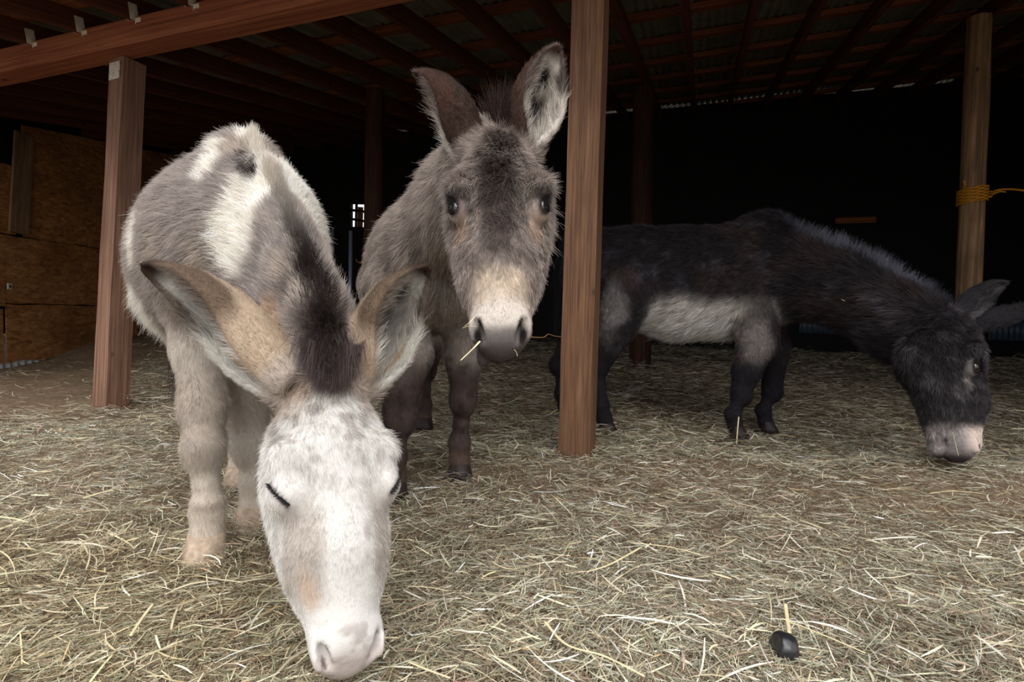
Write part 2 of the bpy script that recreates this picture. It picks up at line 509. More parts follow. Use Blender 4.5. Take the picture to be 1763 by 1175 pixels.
osb(U0 + 0.0, 3.95, Zm1 + 0.012, Zm2, 0.018, 'middle strand board panel, reddish brown, between two others on the left wall')
osb(Uc, 3.95, Zm2 + 0.01, 3.0, 0.005, 'tall dark upper strand board panel beyond the narrow leaning board')
osb(-0.9, U0 - 0.005, Zm1 - 0.02, Zm2 + 0.0, 0.022, 'strand board panel at the left edge of the photo with a small switch plate')
osb(-0.9, Uc - 0.08, Zm2 + 0.015, 1.86, 0.006, 'upper strand board panel at the left edge of the photo')
osb(-0.9, U0 - 0.01, ZB + 0.07, Zm1 - 0.04, 0.004, 'low strand board panel at the left edge of the photo')
u, z = lw(24, 402); u2, z2 = lw(34, 250)
a = WL0 + dW * u + nW * 0.045; b = WL0 + dW * u2 + nW * 0.045
bd = board('wall_board', (a[0], a[1], z), (b[0], b[1], z2 + 0.1), 0.19, 0.025, M_log, (dW[0], dW[1], 0), 0.003)
tag(bd, 'narrow greyish weathered board nailed upright over the strand boards', 'board')
u, z = lw(8, 493); a = WL0 + dW * u + nW * 0.046
bm = bmesh.new()
bmesh.ops.create_cube(bm, size=1, matrix=Matrix.Diagonal((0.012, 0.05, 0.06, 1)))
bmesh.ops.bevel(bm, geom=list(bm.edges), offset=0.004, segments=2, affect='EDGES')
sw = tag(bm_obj('switch_plate', bm, M_galv, loc=(a[0], a[1], z)), 'small pale metal plate screwed to the strand board at far left', 'switch plate')
bm = bmesh.new(); bmesh.ops.create_cube(bm, size=1, matrix=Matrix.Translation((0.008, 0, 0)) @ Matrix.Diagonal((0.008, 0.012, 0.022, 1)))
bm_obj('toggle', bm, M_darkwood, sw)
# white corrugated sheet showing under the lowest panel
us = np.arange(-0.9, 3.0, 0.006); V = []
for z in (-0.05, 0.30):
    q = WL0[None] + dW[None] * us[:, None] + nW[None] * (-0.010 + 0.010 * np.sin(us / 0.075 * 2 * math.pi))[:, None]
    V.append(np.column_stack([q, np.full(len(us), z)]))
n = len(us); i = np.arange(n - 1); F = np.stack([i, i + 1, i + n + 1, i + n], -1)
cs = mesh_np('corrugated_sheet', np.concatenate(V), F, M_white_sheet)
cs.modifiers.new('thick', 'SOLIDIFY').thickness = 0.002
tag(cs, 'white corrugated metal sheet at the foot of the left wall', 'metal sheet')

# logs, pipes and things at the back
def log_post(name, a, b, r0, r1, mat, label, split=False):
    a = np.asarray(a, float); b = np.asarray(b, float); N = 26; n = 20
    V = []; F = []
    for i in range(N):
        c = a + (b - a) * i / (N - 1); r = r0 + (r1 - r0) * i / (N - 1)
        for k in range(n):
            an = 2 * math.pi * k / n
            q = np.array([[math.cos(an) * 1.5, math.sin(an) * 1.5, i * 0.25 + a[0] * 7]])
            rr = r * (1 + 0.10 * (vnoise(q)[0] - 0.5))
            if split and abs(((an + math.pi / 2 + 0.06 * math.sin(i * .6) + math.pi) % (2 * math.pi)) - math.pi) < 0.16: rr *= 0.86
            V.append(c - a + np.array([math.cos(an) * rr, math.sin(an) * rr, 0]))
    for i in range(N - 1):
        for k in range(n):
            F.append((i * n + k, i * n + (k + 1) % n, (i + 1) * n + (k + 1) % n, (i + 1) * n + k))
    return tag(mesh_np(name, V, F, mat, loc=a), label, 'post')
a = P(1102, 640, 5.6); b = P(1104, 250, 5.6)
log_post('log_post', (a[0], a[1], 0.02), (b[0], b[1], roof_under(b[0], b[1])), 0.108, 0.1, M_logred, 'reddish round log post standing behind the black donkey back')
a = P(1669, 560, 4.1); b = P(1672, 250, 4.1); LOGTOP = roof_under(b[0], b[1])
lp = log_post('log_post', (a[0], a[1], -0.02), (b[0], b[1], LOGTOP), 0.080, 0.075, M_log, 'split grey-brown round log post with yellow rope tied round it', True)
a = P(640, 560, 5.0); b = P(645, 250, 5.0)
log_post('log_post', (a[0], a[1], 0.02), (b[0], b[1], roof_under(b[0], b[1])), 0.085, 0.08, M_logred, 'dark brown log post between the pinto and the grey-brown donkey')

def post_axis(z):
    a = P(1669, 560, 4.1); b = P(1672, 250, 4.1)
    s = (z + 0.02) / (LOGTOP + 0.02)
    return np.array([a[0] + (b[0] - a[0]) * s, a[1] + (b[1] - a[1]) * s, z])
pts = []
ztop = P(1672, 326, 4.1)[2]; zbot = P(1672, 352, 4.1)[2]
N = 10 * 24
for i in range(N):
    an = i / 24 * 2 * math.pi; s = i / N
    z = zbot + (ztop - zbot) * s + 0.012 * math.cos(an + 0.6) + 0.003 * math.sin(i * 1.7)
    c = post_axis(z); pts.append(c + np.array([math.cos(an), math.sin(an), 0]) * 0.088)
rope = tube('rope', pts, 0.0055, M_rope, 8)
tag(rope, 'yellow rope wound around the split log post', 'rope')
o0 = rope.matrix_basis.translation.copy(); O0 = np.array(pts[0])
k0 = post_axis(zbot + 0.6 * (ztop - zbot)) + np.array([0.090, -0.03, 0])
kp = [k0 + 0.022 * np.array([math.sin(2 * t_), math.sin(3 * t_) * 0.8, math.cos(2 * t_) * 0.9]) for t_ in np.linspace(0, 6.2, 60)]
tube('knot', kp, 0.0075, M_rope, 8, parent=rope, origin=O0)
ends = [k0, P(1716, 328, 4.0), P(1735, 326, 4.0), P(1752, 327, 4.0), P(1775, 330, 4.0)]
def smooth_path(pts, n=12):
    pts = np.asarray(pts, float); out = []
    for i in range(len(pts) - 1):
        p0 = pts[max(i - 1, 0)]; p1 = pts[i]; p2 = pts[i + 1]; p3 = pts[min(i + 2, len(pts) - 1)]
        for t_ in np.linspace(0, 1, n, endpoint=False):
            out.append(0.5 * ((2 * p1) + (-p0 + p2) * t_ + (2 * p0 - 5 * p1 + 4 * p2 - p3) * t_ ** 2 + (-p0 + 3 * p1 - 3 * p2 + p3) * t_ ** 3))
    out.append(pts[-1]); return np.array(out)
tube('rope_end', smooth_path(ends), 0.007, M_rope, 8, parent=rope, origin=O0)
tube('rope_end', smooth_path([k0, P(1710, 334, 4.0), P(1722, 330, 3.98), P(1731, 331, 3.98)]), 0.0055, M_rope, 8, parent=rope, origin=O0)
e1_ = post_axis(ztop) + np.array([-0.085, -0.03, 0.0])
tube('rope_end', smooth_path([e1_, e1_ + [-0.012, -0.02, 0.02], e1_ + [-0.022, -0.02, 0.045]]), 0.0065, M_rope, 8, parent=rope, origin=O0)

for (x, y0, y1, d, lab) in ((571, 392, 600, 5.2, 'thinner dark grey steel pipe nearer the pinto donkey'), (602, 398, 600, 4.8, 'grey steel pipe standing just left of the brown log post')):
    a = P(x, y1, d); b = P(x + 2, y0, d)
    pp = tube('steel_pipe', [(a[0], a[1], 0.0), (b[0], b[1], b[2])], 0.016 if x > 590 else 0.012, M_pipe, 12)
    tag(pp, lab, 'pipe')
tw = tube('twine', smooth_path([P(640, 453, 4.9), P(628, 453, 4.85), P(617, 452, 4.85), P(613, 447, 4.85)]), 0.004, M_twine, 6)
tag(tw, 'tan twine tied round the brown log post with a hanging loop', 'twine')
tube('loop', smooth_path([P(626, 453, 4.85), P(619, 468, 4.85), P(618, 484, 4.85), P(622, 503, 4.85), P(628, 507, 4.85)]), 0.004, M_twine, 6, parent=tw, origin=np.array(tw.location))

q = on_back(1104, 198, 0.05)
bm = bmesh.new(); bmesh.ops.create_uvsphere(bm, u_segments=16, v_segments=10, radius=0.032)
kn = tag(bm_obj('round_knob', bm, M_knob, smooth=True, loc=q), 'small round pale knob high on the dark back wall', 'knob')
bm = bmesh.new(); bmesh.ops.create_cone(bm, segments=12, radius1=0.012, radius2=0.012, depth=0.05, cap_ends=True, matrix=Matrix.Translation((0, 0.03, 0)) @ Matrix.Rotation(math.pi / 2, 4, 'X'))
bm_obj('shank', bm, M_galv, kn)
a = on_back(1432, 383, 0.1); b = on_back(1500, 381, 0.1)
tag(board('loose_board', a, b, 0.04, 0.07, M_purlin, (0, 1, 0)), 'short reddish board on the dark back wall above the black donkey neck', 'board')
for (x0, x1, y0, y1, lab) in ((1375, 1450, 548, 576, 'blue-grey ribbed sheet on the back wall under the black donkey neck'), (1700, 1775, 552, 588, 'blue-grey ribbed sheet on the back wall behind the black donkey ears')):
    a = on_back(x0, y0, 0.03); b = on_back(x1, y1, 0.03); nn = int(np.linalg.norm(b[:2] - a[:2]) / 0.008); V = []
    for z in (b[2], a[2]):
        for i in range(nn + 1):
            c = a[:2] + (b[:2] - a[:2]) * i / nn; V.append((c[0], c[1] - 0.008 * math.sin(i * 0.8), z))
    i = np.arange(nn); F = np.stack([i, i + 1, i + nn + 2, i + nn + 1], -1)
    o = mesh_np('ribbed_sheet', V, F, M_blue_sheet); o.modifiers.new('thick', 'SOLIDIFY').thickness = 0.003
    tag(o, lab, 'metal sheet')

# ------------------------------------------------------------------ implicit bodies
class Body:
    def __init__(self): self.p = []
    def cone(self, a, b, ra, rb, k=0.03, ax=None, s=1.0, **kw):
        self.p.append(dict(t='c', a=np.array(a, float), b=np.array(b, float), ra=ra, rb=rb, k=k, ax=None if ax is None else nrm(ax), s=s, op=1, **kw))
    def chain(self, pts, k=0.03, ax=None, s=1.0, **kw):
        for (a, ra), (b, rb) in zip(pts[:-1], pts[1:]): self.cone(a, b, ra, rb, k, ax, s, **kw)
    def ell(self, c, R, rad, k=0.03, op=1, **kw):
        self.p.append(dict(t='e', c=np.array(c, float), R=np.array(R, float), rad=np.array(rad, float), k=k, op=op, **kw))
    def ear(self, base, tip, opening, w, th, k=0.02, bend=0.0, **kw):
        base = np.array(base, float); ax = nrm(np.array(tip, float) - base); L = np.linalg.norm(np.array(tip) - base)
        o = nrm(np.array(opening, float) - ax * np.dot(opening, ax)); v = np.cross(ax, o)
        self.p.append(dict(t='r', base=base, ax=ax, L=L, o=o, v=v, w=w, th=th, k=k, op=1, bend=bend, **kw))
    def bbox(self, q):
        m = 1.5 * q['k'] + 0.02
        if q['t'] == 'c':
            r = max(q['ra'], q['rb']) * max(1, q['s']); return np.minimum(q['a'], q['b']) - r - m, np.maximum(q['a'], q['b']) + r + m
        if q['t'] == 'e':
            r = np.abs(q['R']) @ q['rad']; return q['c'] - r - m, q['c'] + r + m
        e = q['base'] + q['ax'] * q['L']; r = q['w'] * 1.1
        return np.minimum(q['base'], e) - r - m, np.maximum(q['base'], e) + r + m
    @staticmethod
    def ear_local(q, X, Y, Z):
        dx = X - q['base'][0]; dy = Y - q['base'][1]; dz = Z - q['base'][2]
        h = (dx * q['ax'][0] + dy * q['ax'][1] + dz * q['ax'][2]) / q['L']
        u = dx * q['v'][0] + dy * q['v'][1] + dz * q['v'][2]
        w = dx * q['o'][0] + dy * q['o'][1] + dz * q['o'][2]
        w = w - q['bend'] * np.clip(h, 0, 1) ** 2
        return h, u, w
    def dist(self, q, X, Y, Z):
        if q['t'] == 'c':
            ba = q['b'] - q['a']; dx = X - q['a'][0]; dy = Y - q['a'][1]; dz = Z - q['a'][2]
            t = np.clip((dx * ba[0] + dy * ba[1] + dz * ba[2]) / (ba @ ba + 1e-12), 0, 1)
            dx = dx - t * ba[0]; dy = dy - t * ba[1]; dz = dz - t * ba[2]
            if q['ax'] is not None:
                c = (dx * q['ax'][0] + dy * q['ax'][1] + dz * q['ax'][2]) * (1 / q['s'] - 1)
                dx = dx + c * q['ax'][0]; dy = dy + c * q['ax'][1]; dz = dz + c * q['ax'][2]
            return (np.sqrt(dx * dx + dy * dy + dz * dz) - (q['ra'] + (q['rb'] - q['ra']) * t)) * min(1, (1 + q['s']) / 2)
        if q['t'] == 'e':
            dx = X - q['c'][0]; dy = Y - q['c'][1]; dz = Z - q['c'][2]; R = q['R']; r = q['rad']
            lx = (dx * R[0, 0] + dy * R[1, 0] + dz * R[2, 0]) / r[0]
            ly = (dx * R[0, 1] + dy * R[1, 1] + dz * R[2, 1]) / r[1]
            lz = (dx * R[0, 2] + dy * R[1, 2] + dz * R[2, 2]) / r[2]
            k0 = np.sqrt(lx * lx + ly * ly + lz * lz)
            k1 = np.sqrt((lx / r[0]) ** 2 + (ly / r[1]) ** 2 + (lz / r[2]) ** 2) + 1e-9
            return k0 * (k0 - 1) / k1
        h, u, w = self.ear_local(q, X, Y, Z)
        hc = np.clip(h, 0, 1)
        prof = np.interp(hc, [0, .12, .3, .5, .7, .85, .95, 1], [.50, .66, .92, 1.0, .88, .62, .34, .10])
        ap = np.interp(hc, [0, .2, .5, .8, 1], [2.75, 2.35, 1.75, 1.45, 1.3])
        r = q['w'] / 2 * prof
        # arc opening towards +w, centre shifted
        wc = w + r * 0.15
        an = np.arctan2(u, -wc); aa = np.clip(an, -ap, ap)
        ax_, ay_ = r * np.sin(aa), -r * np.cos(aa)
        d2 = np.sqrt((u - ax_) ** 2 + (wc - ay_) ** 2)
        dh = (h - hc) * q['L']
        return np.sqrt(d2 * d2 + dh * dh) - q['th'] * np.interp(hc, [0, .3, 1], [1.5, 1.1, .8])
    def mesh(self, vox):
        lo = np.min([self.bbox(q)[0] for q in self.p], 0); hi = np.max([self.bbox(q)[1] for q in self.p], 0)
        n = np.ceil((hi - lo) / vox).astype(int) + 1
        G = np.full(n, 1.0, np.float32)
        ax = [lo[i] + vox * np.arange(n[i]) for i in range(3)]
        for q in sorted(self.p, key=lambda q: -q['op']):
            a, b = self.bbox(q)
            i0 = np.clip(((a - lo) / vox).astype(int), 0, n - 1); i1 = np.clip(np.ceil((b - lo) / vox).astype(int) + 1, 1, n)
            sl = tuple(slice(i0[i], i1[i]) for i in range(3))
            X = ax[0][sl[0]][:, None, None]; Y = ax[1][sl[1]][None, :, None]; Z = ax[2][sl[2]][None, None, :]
            d = self.dist(q, X, Y, Z).astype(np.float32); g = G[sl]; k = q['k']
            if q['op'] > 0:
                h = np.maximum(k - np.abs(g - d), 0) / k
                G[sl] = np.minimum(g, d) - h * h * k * 0.25
            else:
                h = np.maximum(k - np.abs(g + d), 0) / k
                G[sl] = np.maximum(g, -d) + h * h * k * 0.25
        return surface_nets(G, lo, vox)

def surface_nets(G, lo, vox):
    S = G < 0
    c = np.zeros(np.array(G.shape) - 1, np.uint8)
    for a in (0, 1):
        for b in (0, 1):
            for d in (0, 1):
                c += S[a:G.shape[0] - 1 + a, b:G.shape[1] - 1 + b, d:G.shape[2] - 1 + d]
    act = (c > 0) & (c < 8)
    idx = np.argwhere(act)
    vid = np.full(c.shape, -1, np.int32); vid[act] = np.arange(len(idx))
    acc = np.zeros((len(idx), 3)); cnt = np.zeros(len(idx))
    corners = [(a, b, d) for a in (0, 1) for b in (0, 1) for d in (0, 1)]
    val = {q: G[idx[:, 0] + q[0], idx[:, 1] + q[1], idx[:, 2] + q[2]] for q in corners}
    for p in corners:
        for ax in range(3):
            if p[ax] == 1: continue
            q = list(p); q[ax] = 1; q = tuple(q)
            va, vb = val[p], val[q]
            m = (va < 0) != (vb < 0)
            t = np.where(m, va / np.where(m, va - vb, 1), 0)
            pos = np.tile(np.array(p, float), (len(idx), 1)); pos[:, ax] += t
            acc[m] += pos[m]; cnt[m] += 1
    V = lo + vox * (idx + acc / cnt[:, None])
    F = []
    for ax in range(3):
        o1, o2 = [i for i in range(3) if i != ax]
        sa = [slice(None)] * 3; sb = [slice(None)] * 3
        sa[ax] = slice(0, -1); sb[ax] = slice(1, None)
        A = S[tuple(sa)]; B = S[tuple(sb)]
        e = np.argwhere(A != B)
        ok = (e[:, o1] > 0) & (e[:, o2] > 0) & (e[:, o1] < G.shape[o1] - 1) & (e[:, o2] < G.shape[o2] - 1)
        e = e[ok]; ins = A[tuple(e.T)]
        def cid(d1, d2):
            q = e.copy(); q[:, o1] -= d1; q[:, o2] -= d2; return vid[tuple(q.T)]
        quad = np.stack([cid(1, 1), cid(0, 1), cid(0, 0), cid(1, 0)], -1)
        flip = ins if ax != 1 else ~ins
        quad[~flip] = quad[~flip][:, ::-1]
        F.append(quad)
    return V, np.concatenate(F)

def vert_normals(V, F):
    a, b, c, d = (V[F[:, i]] for i in range(4))
    fn = np.cross(c - a, d - b)
    N = np.zeros_like(V)
    for i in range(4): np.add.at(N, F[:, i], fn)
    return nrm(N), np.linalg.norm(fn, axis=1) / 2

def hair_obj(name, roots, dirs, lens, colr, r0, parent, origin, npts=5, nor=None, curl=0.0, tipr=0.15, rnd=0.15, droop=0.0, seed=3):
    """strands: start along nor, bend towards dirs"""
    N = len(roots); g = np.random.default_rng(seed)
    if nor is None: nor = dirs
    t = np.linspace(0, 1, npts)[None, :, None]
    rv = g.normal(0, 1, (N, 3)) * rnd; rv2 = g.normal(0, 1, (N, 3)) * rnd
    d0 = nrm(nor + rv)[:, None]; d1 = nrm(dirs + rv2)[:, None]
    L = lens[:, None, None]
    pos = roots[:, None] + L * (d0 * (t - 0.5 * t * t) * 0.9 + d1 * (0.35 * t + 0.5 * t * t))
    if curl:
        ph = g.uniform(0, 6.28, (N, 1, 1)); sd = nrm(g.normal(0, 1, (N, 3)))[:, None]
        pos = pos + sd * np.sin(t * 5 + ph) * L * curl * t
    if droop: pos[..., 2] -= (L * droop * t * t)[..., 0]
    cu = bpy.data.hair_curves.new(name)
    cu.add_curves([npts] * N)
    cu.position_data.foreach_set('vector', (pos - origin).astype(np.float32).ravel())
    ra = cu.attributes.get('radius') or cu.attributes.new('radius', 'FLOAT', 'POINT')
    rad = (r0 if np.ndim(r0) else np.full(N, r0))[:, None] * np.interp(t[0, :, 0], [0, .4, 1], [1, .85, tipr])[None]
    ra.data.foreach_set('value', rad.astype(np.float32).ravel())
    at = cu.attributes.new('tint', 'FLOAT_COLOR', 'CURVE')
    c4 = np.ones((N, 4), np.float32); c4[:, :3] = colr; at.data.foreach_set('color', c4.ravel())
    cu.materials.append(M_fur)
    o = bpy.data.objects.new(name, cu); COL.objects.link(o); o.parent = parent
    return o

# ------------------------------------------------------------------ donkeys
def head_frame(poll, muz, dorsal):
    Y = nrm(np.array(muz) - poll); L = np.linalg.norm(np.array(muz) - poll)
    Z = nrm(np.array(dorsal, float) - Y * np.dot(dorsal, Y)); X = np.cross(Y, Z)
    return dict(o=np.array(poll, float), R=np.stack([X, Y, Z], 1), L=L)

def hw(H, x, y, z):
    return H['o'] + H['L'] * (H['R'] @ np.array([x, y, z], float))

def add_head(B, H, closed=False, girth=1.0, ms=.86, nos=1.0):
    L = H['L']; R = H['R']
    hw = lambda H, x, y, z: H['o'] + L * (R @ np.array([x * girth, y, z * girth], float))
    def E(x, y, z, a, b, c, k=0.03, op=1, rot=None, **kw):
        RR = R if rot is None else R @ np.array(rot.to_3x3())
        kw.setdefault('flow', R @ np.array([0, 1, 0.0]))
        if y > .88: x, z, a, c = x * ms, (z + .03) * ms - .03, a * ms, c * ms
        B.ell(hw(H, x, y, z), RR, np.array([a * girth, b, c * girth]) * L, k, op, part='head', **kw)
    E(0, .13, -.045, .140, .17, .125, fl=.020)
    E(0, .29, -.035, .170, .20, .125, fl=.018)
    B.cone(hw(H, 0, .30, -.02), hw(H, 0, .62, -.003), .120 * L * girth, .112 * L * girth, .03, part='head', flow=R @ np.array([0, 1, 0]), fl=.013)
    B.cone(hw(H, 0, .62, -.003), hw(H, 0, .86, -.015), .112 * L * girth, .078 * L * girth, .03, part='head', flow=R @ np.array([0, 1, 0]), fl=.007)
    for s in (-1, 1):
        E(.105 * s, .33, -.16, .075, .19, .155, .04, fl=.022)
        E(.090 * s, .50, -.11, .082, .20, .10, .04, fl=.020)
        E(.060 * s, .68, -.06, .080, .17, .085, .04, fl=.012)
        B.cone(hw(H, .06 * s, .42, -.20), hw(H, .035 * s, .86, -.125), .068 * L * girth, .046 * L * girth, .03, part='head', flow=R @ np.array([0, 1, -.1]), fl=.016)
        E(.152 * s, .305, .036 + (0 if closed else .010), .052, .056, .042, .025, fl=.016)        # brow
        E(.100 * s, .52, -.03, .036, .14, .028, .03, fl=.013)           # facial crest
        E(.072 * s, .915, .000, .050, .075, .055, .02, fl=.003)         # nostril wing
        n_rot = Matrix.Rotation(0.35 * s, 4, 'Z') @ Matrix.Rotation(0.5 * s, 4, 'Y')
        E(.094 * s, .935, .042, .017 * nos, .046 * nos, .045, .008, -1, rot=n_rot, fl=.002)
        E(.116 * s, .930, .030, .012, .050, .022, .010, fl=.002)        # outer rim of the nostril
        E(.152 * s, .385 + H.get('ey', 0), .020, .050, .060, .050, .030 if closed else .012, fl=.006, lid=1)
        if not closed:
            E(.183 * s, .391 + H.get('ey', 0), .052, .022, .036, .016, .006, -1, rot=Matrix.Rotation(-.83 * s, 4, 'Y'), fl=.002)
    E(0, .895, -.030, .104, .100, .090, .03, fl=.003)
    E(0, .970, -.050, .076, .052, .062, .02, fl=.003)                   # upper lip
    E(0, .930, -.130, .060, .075, .046, .012, fl=.006)                  # lower lip and chin
    for s in (-1, 1):
        B.cone(hw(H, .0, 1.01, -.092), hw(H, .068 * s, .90, -.094), .011 * L, .011 * L, .008, part='head'); B.p[-1]['op'] = -1
        B.cone(hw(H, .068 * s, .90, -.094), hw(H, .086 * s, .82, -.092), .011 * L, .006 * L, .008, part='head'); B.p[-1]['op'] = -1

def add_leg(B, pts, foot, fwd, scale=1.0, hind=False, fl=.009):
    """pts: upper joints (position, radius) down to knee or hock; foot: ground point"""
    foot = np.array(foot, float); fwd = np.array([fwd[0], fwd[1], 0.0])
    S = scale
    fet = foot + np.array([0, 0, .115 * S]) - fwd * (.020 if hind else .016) * S
    pas = foot + np.array([0, 0, .055 * S]) - fwd * .005 * S
    knee, kr = np.array(pts[-1][0], float), pts[-1][1]
    for (a, ra), (b, rb) in zip(pts[:-1], pts[1:]):
        B.cone(a, b, ra, rb, .035, part='leg', flow=(0, 0, -1), fl=fl * 1.3)
    top = knee + (fet - knee) * .18; mid = knee + (fet - knee) * .55
    B.chain([(knee, kr * 1.0), (top, .029 * S), (mid, .026 * S), (fet, .034 * S)], .018, part='leg', flow=(0, 0, -1), fl=fl)
    B.ell(knee + fwd * .008 * (-1 if hind else 1), np.eye(3), np.array([kr * 1.08, kr * 1.1, .055 * S]), .02, part='leg', flow=(0, 0, -1), fl=fl)
    B.ell(fet - fwd * .006, np.eye(3), np.array([.035 * S, .035 * S, .036 * S]), .02, part='leg', flow=(0, 0, -1), fl=fl * 1.1)
    B.chain([(fet, .035 * S), (pas, .034 * S), (foot + np.array([0, 0, .035 * S]) + fwd * .004, .036 * S)], .015, part='leg', flow=(0, 0, -1), fl=fl)

def add_hoof(root, origin, foot, fwd, S, mat):
    fwd = nrm(np.array([fwd[0], fwd[1], 0.0])); lat = np.array([-fwd[1], fwd[0], 0])
    n = 24; V = []; F = []
    rings = [(-.004, .040, .046, .012), (.0, .050, .056, .016), (.020, .047, .052, .010), (.045, .041, .044, .002), (.060, .039, .040, -.004), (.064, .034, .034, -.004)]
    for (z, rl, rf, of) in rings:
        for k in range(n):
            a = 2 * math.pi * k / n; c, s_ = math.cos(a), math.sin(a)
            ff = rf * (c if c > 0 else c * .8)
            V.append(np.array(foot) + S * (fwd * (of + ff) + lat * rl * s_ + np.array([0, 0, z])))
    m = len(rings)
    for i in range(m - 1):
        for k in range(n):
            F.append((i * n + k, i * n + (k + 1) % n, (i + 1) * n + (k + 1) % n, (i + 1) * n + k))
    V.append(np.array(foot) + np.array([0, 0, -.004 * S]))
    for k in range(0, n, 2): F.append((m * n, (k + 2) % n, (k + 1) % n, k))
    return mesh_np('hoof', np.array(V) - origin, F, mat, parent=root)

def make_donkey(label, B, H, colour, vox, n_hair, origin, feet, hair_r, hoof_mat, closed, lscale, seed, fuzz=0.3, cv=.7, hs=.95):
    V, F = B.mesh(vox)
    # two light smoothing passes keep the lattice from showing
    E = np.concatenate([F[:, [0, 1]], F[:, [1, 2]], F[:, [2, 3]], F[:, [3, 0]]])
    for lam in (0.5, -0.45, 0.4):
        acc = np.zeros_like(V); cnt = np.zeros(len(V))
        np.add.at(acc, E[:, 0], V[E[:, 1]]); np.add.at(cnt, E[:, 0], 1)
        np.add.at(acc, E[:, 1], V[E[:, 0]]); np.add.at(cnt, E[:, 1], 1)
        V = V + lam * (acc / cnt[:, None] - V)
    N, area = vert_normals(V, F)
    W = np.zeros(len(V)); flow = np.zeros((len(V), 3)); fl = np.zeros(len(V)); pw = {}
    info = {}
    for q in B.p:
        if q['op'] < 0: continue
        d = B.dist(q, V[:, 0], V[:, 1], V[:, 2])
        w = np.exp(-np.clip(d, -.05, 1) / .015)
        W += w; flow += w[:, None] * nrm(np.array(q.get('flow', (0, 0, -1)), float)); fl += w * q.get('fl', .02)
        pw[q['part']] = pw.get(q['part'], 0) + w
        if q['t'] == 'r':
            h, u, w_ = B.ear_local(q, V[:, 0], V[:, 1], V[:, 2])
            r = q['w'] / 2 * np.interp(np.clip(h, 0, 1), [0, .12, .3, .5, .7, .85, .95, 1], [.50, .66, .92, 1.0, .88, .62, .34, .10])
            inner = ((N @ q['o']) > 0.0) & (np.hypot(u, w_ + r * .15) < r)
            ap = np.interp(np.clip(h, 0, 1), [0, .2, .5, .8, 1], [2.75, 2.35, 1.75, 1.45, 1.3])
            ar = np.abs(np.arctan2(u, -(w_ + r * .15))) / ap
            info.setdefault('ears', []).append((d, h, u * np.sign(q['v'][2]), w_, inner, r, ar))
    fl /= W; flow = nrm(flow)
    for k in pw: pw[k] = pw[k] / W
    hl = ((V - H['o']) @ H['R']) / H['L']
    col, fl, den, lift = colour(V, N, hl, pw, info, fl)
    g_ = H.get('g', 1.0)
    for s_ in (-1, 1):      # short hair round the eyes, none on the lid opening
        de = np.linalg.norm(V - hw(H, .186 * s_ * g_, .390 + H.get('ey', 0), .054 * g_), axis=1) / H['L']
        fl = fl * ((.7 if closed else .3) + (.3 if closed else .7) * sstep(.04, .10, de))
        if not closed: den = den * (.05 + .95 * sstep(.028, .045, de))
    flow = flow - N * np.sum(flow * N, 1, keepdims=True); flow = nrm(flow + 1e-6)
    dq = fbm(V * 28, seed) * 2 - 1; dq2 = fbm(V * 28, seed + 40) * 2 - 1
    side = np.cross(N, flow)
    flow = nrm(flow + side * dq[:, None] * fuzz * 2 )
    flow = flow - N * np.sum(flow * N, 1, keepdims=True)
    root = mesh_np('donkey', V - origin, F, M_skin, col=col * 0.8, loc=origin)
    tag(root, label, 'donkey')
    # strands
    g = np.random.default_rng(seed)
    wgt = area * den[F].mean(1); n = int(n_hair * FUR)
    cs = np.cumsum(wgt); fi = np.searchsorted(cs, g.uniform(0, cs[-1], n)); fi = np.clip(fi, 0, len(F) - 1)
    uu = g.uniform(0, 1, n); vv = g.uniform(0, 1, n)
    bw = np.stack([(1 - uu) * (1 - vv), uu * (1 - vv), uu * vv, (1 - uu) * vv], 1)
    def itp(A):
        q = A[F[fi]]; return (q * (bw[..., None] if A.ndim == 2 else bw)).sum(1)
    rt = itp(V); nn = nrm(itp(N)); fw = itp(flow); hl_ = itp(fl) * lscale * g.uniform(.65, 1.25, n)
    clA = fbm(rt * 130, seed + 3, 2); clB = fbm(rt * 55, seed + 5, 2)
    hl_ = hl_ * (.7 + .6 * clA)
    stray = g.uniform(0, 1, n) < 0.012
    hl_ = np.where(stray, hl_ * 1.5, hl_)
    cc = itp(col) * (g.uniform(.78, 1.2, n) * np.exp(cv * ((clA - .5) * .9 + (clB - .5) * .9)))[:, None]
    lf = itp(lift)
    cl = fbm(rt * 90, seed + 7, 2)     # little clumps
    dirs = nrm(fw + nn * lf[:, None] + side[F[fi, 0]] * ((cl - .5) * fuzz * 4.5 + (clB - .5) * fuzz * 2)[:, None])
    nor = nrm(nn * (0.55 + 0.6 * lf[:, None]) + fw * .8)
    rr = hair_r * np.clip(hl_ / .015, .65, 1.25)
    hair_obj('coat', rt - nn * .001, dirs, hl_, np.clip(cc, 0, .9), rr, root, origin, 5, nor, curl=.05, seed=seed + 1, rnd=.16)
    # eyes
    for s in (-1, 1):
        g_ = H.get('g', 1.0); ey = .387 + H.get('ey', 0); c = hw(H, .159 * s * g_, ey, .027 * g_)
        bm = bmesh.new(); bmesh.ops.create_uvsphere(bm, u_segments=24, v_segments=16, radius=.042 * H['L'])
        if not closed: bm_obj('eye', bm, M_eye, root, True, tuple(c - origin))
        else: bm.free()
        nl = 44 if closed else 70; R = H['R']; tt = np.linspace(-1, 1, nl)
        c0 = []; dd = []
        for t_ in tt:
            up_ = (.012 if not closed else -.006) * (1 - t_ ** 2)
            a_ = (.90 + .62 * t_) if closed else .86 + .25 * (1 - t_ ** 2)
            c0.append(hw(H, (.152 + .051 * math.cos(a_)) * s * g_, ey + .040 * t_, (.020 + .051 * math.sin(a_)) * g_))
            dd.append(R @ np.array([s * .8, .35 * t_ - .1, (.5 if not closed else .25)]))
        c0 = np.array(c0); dd = np.array(dd)
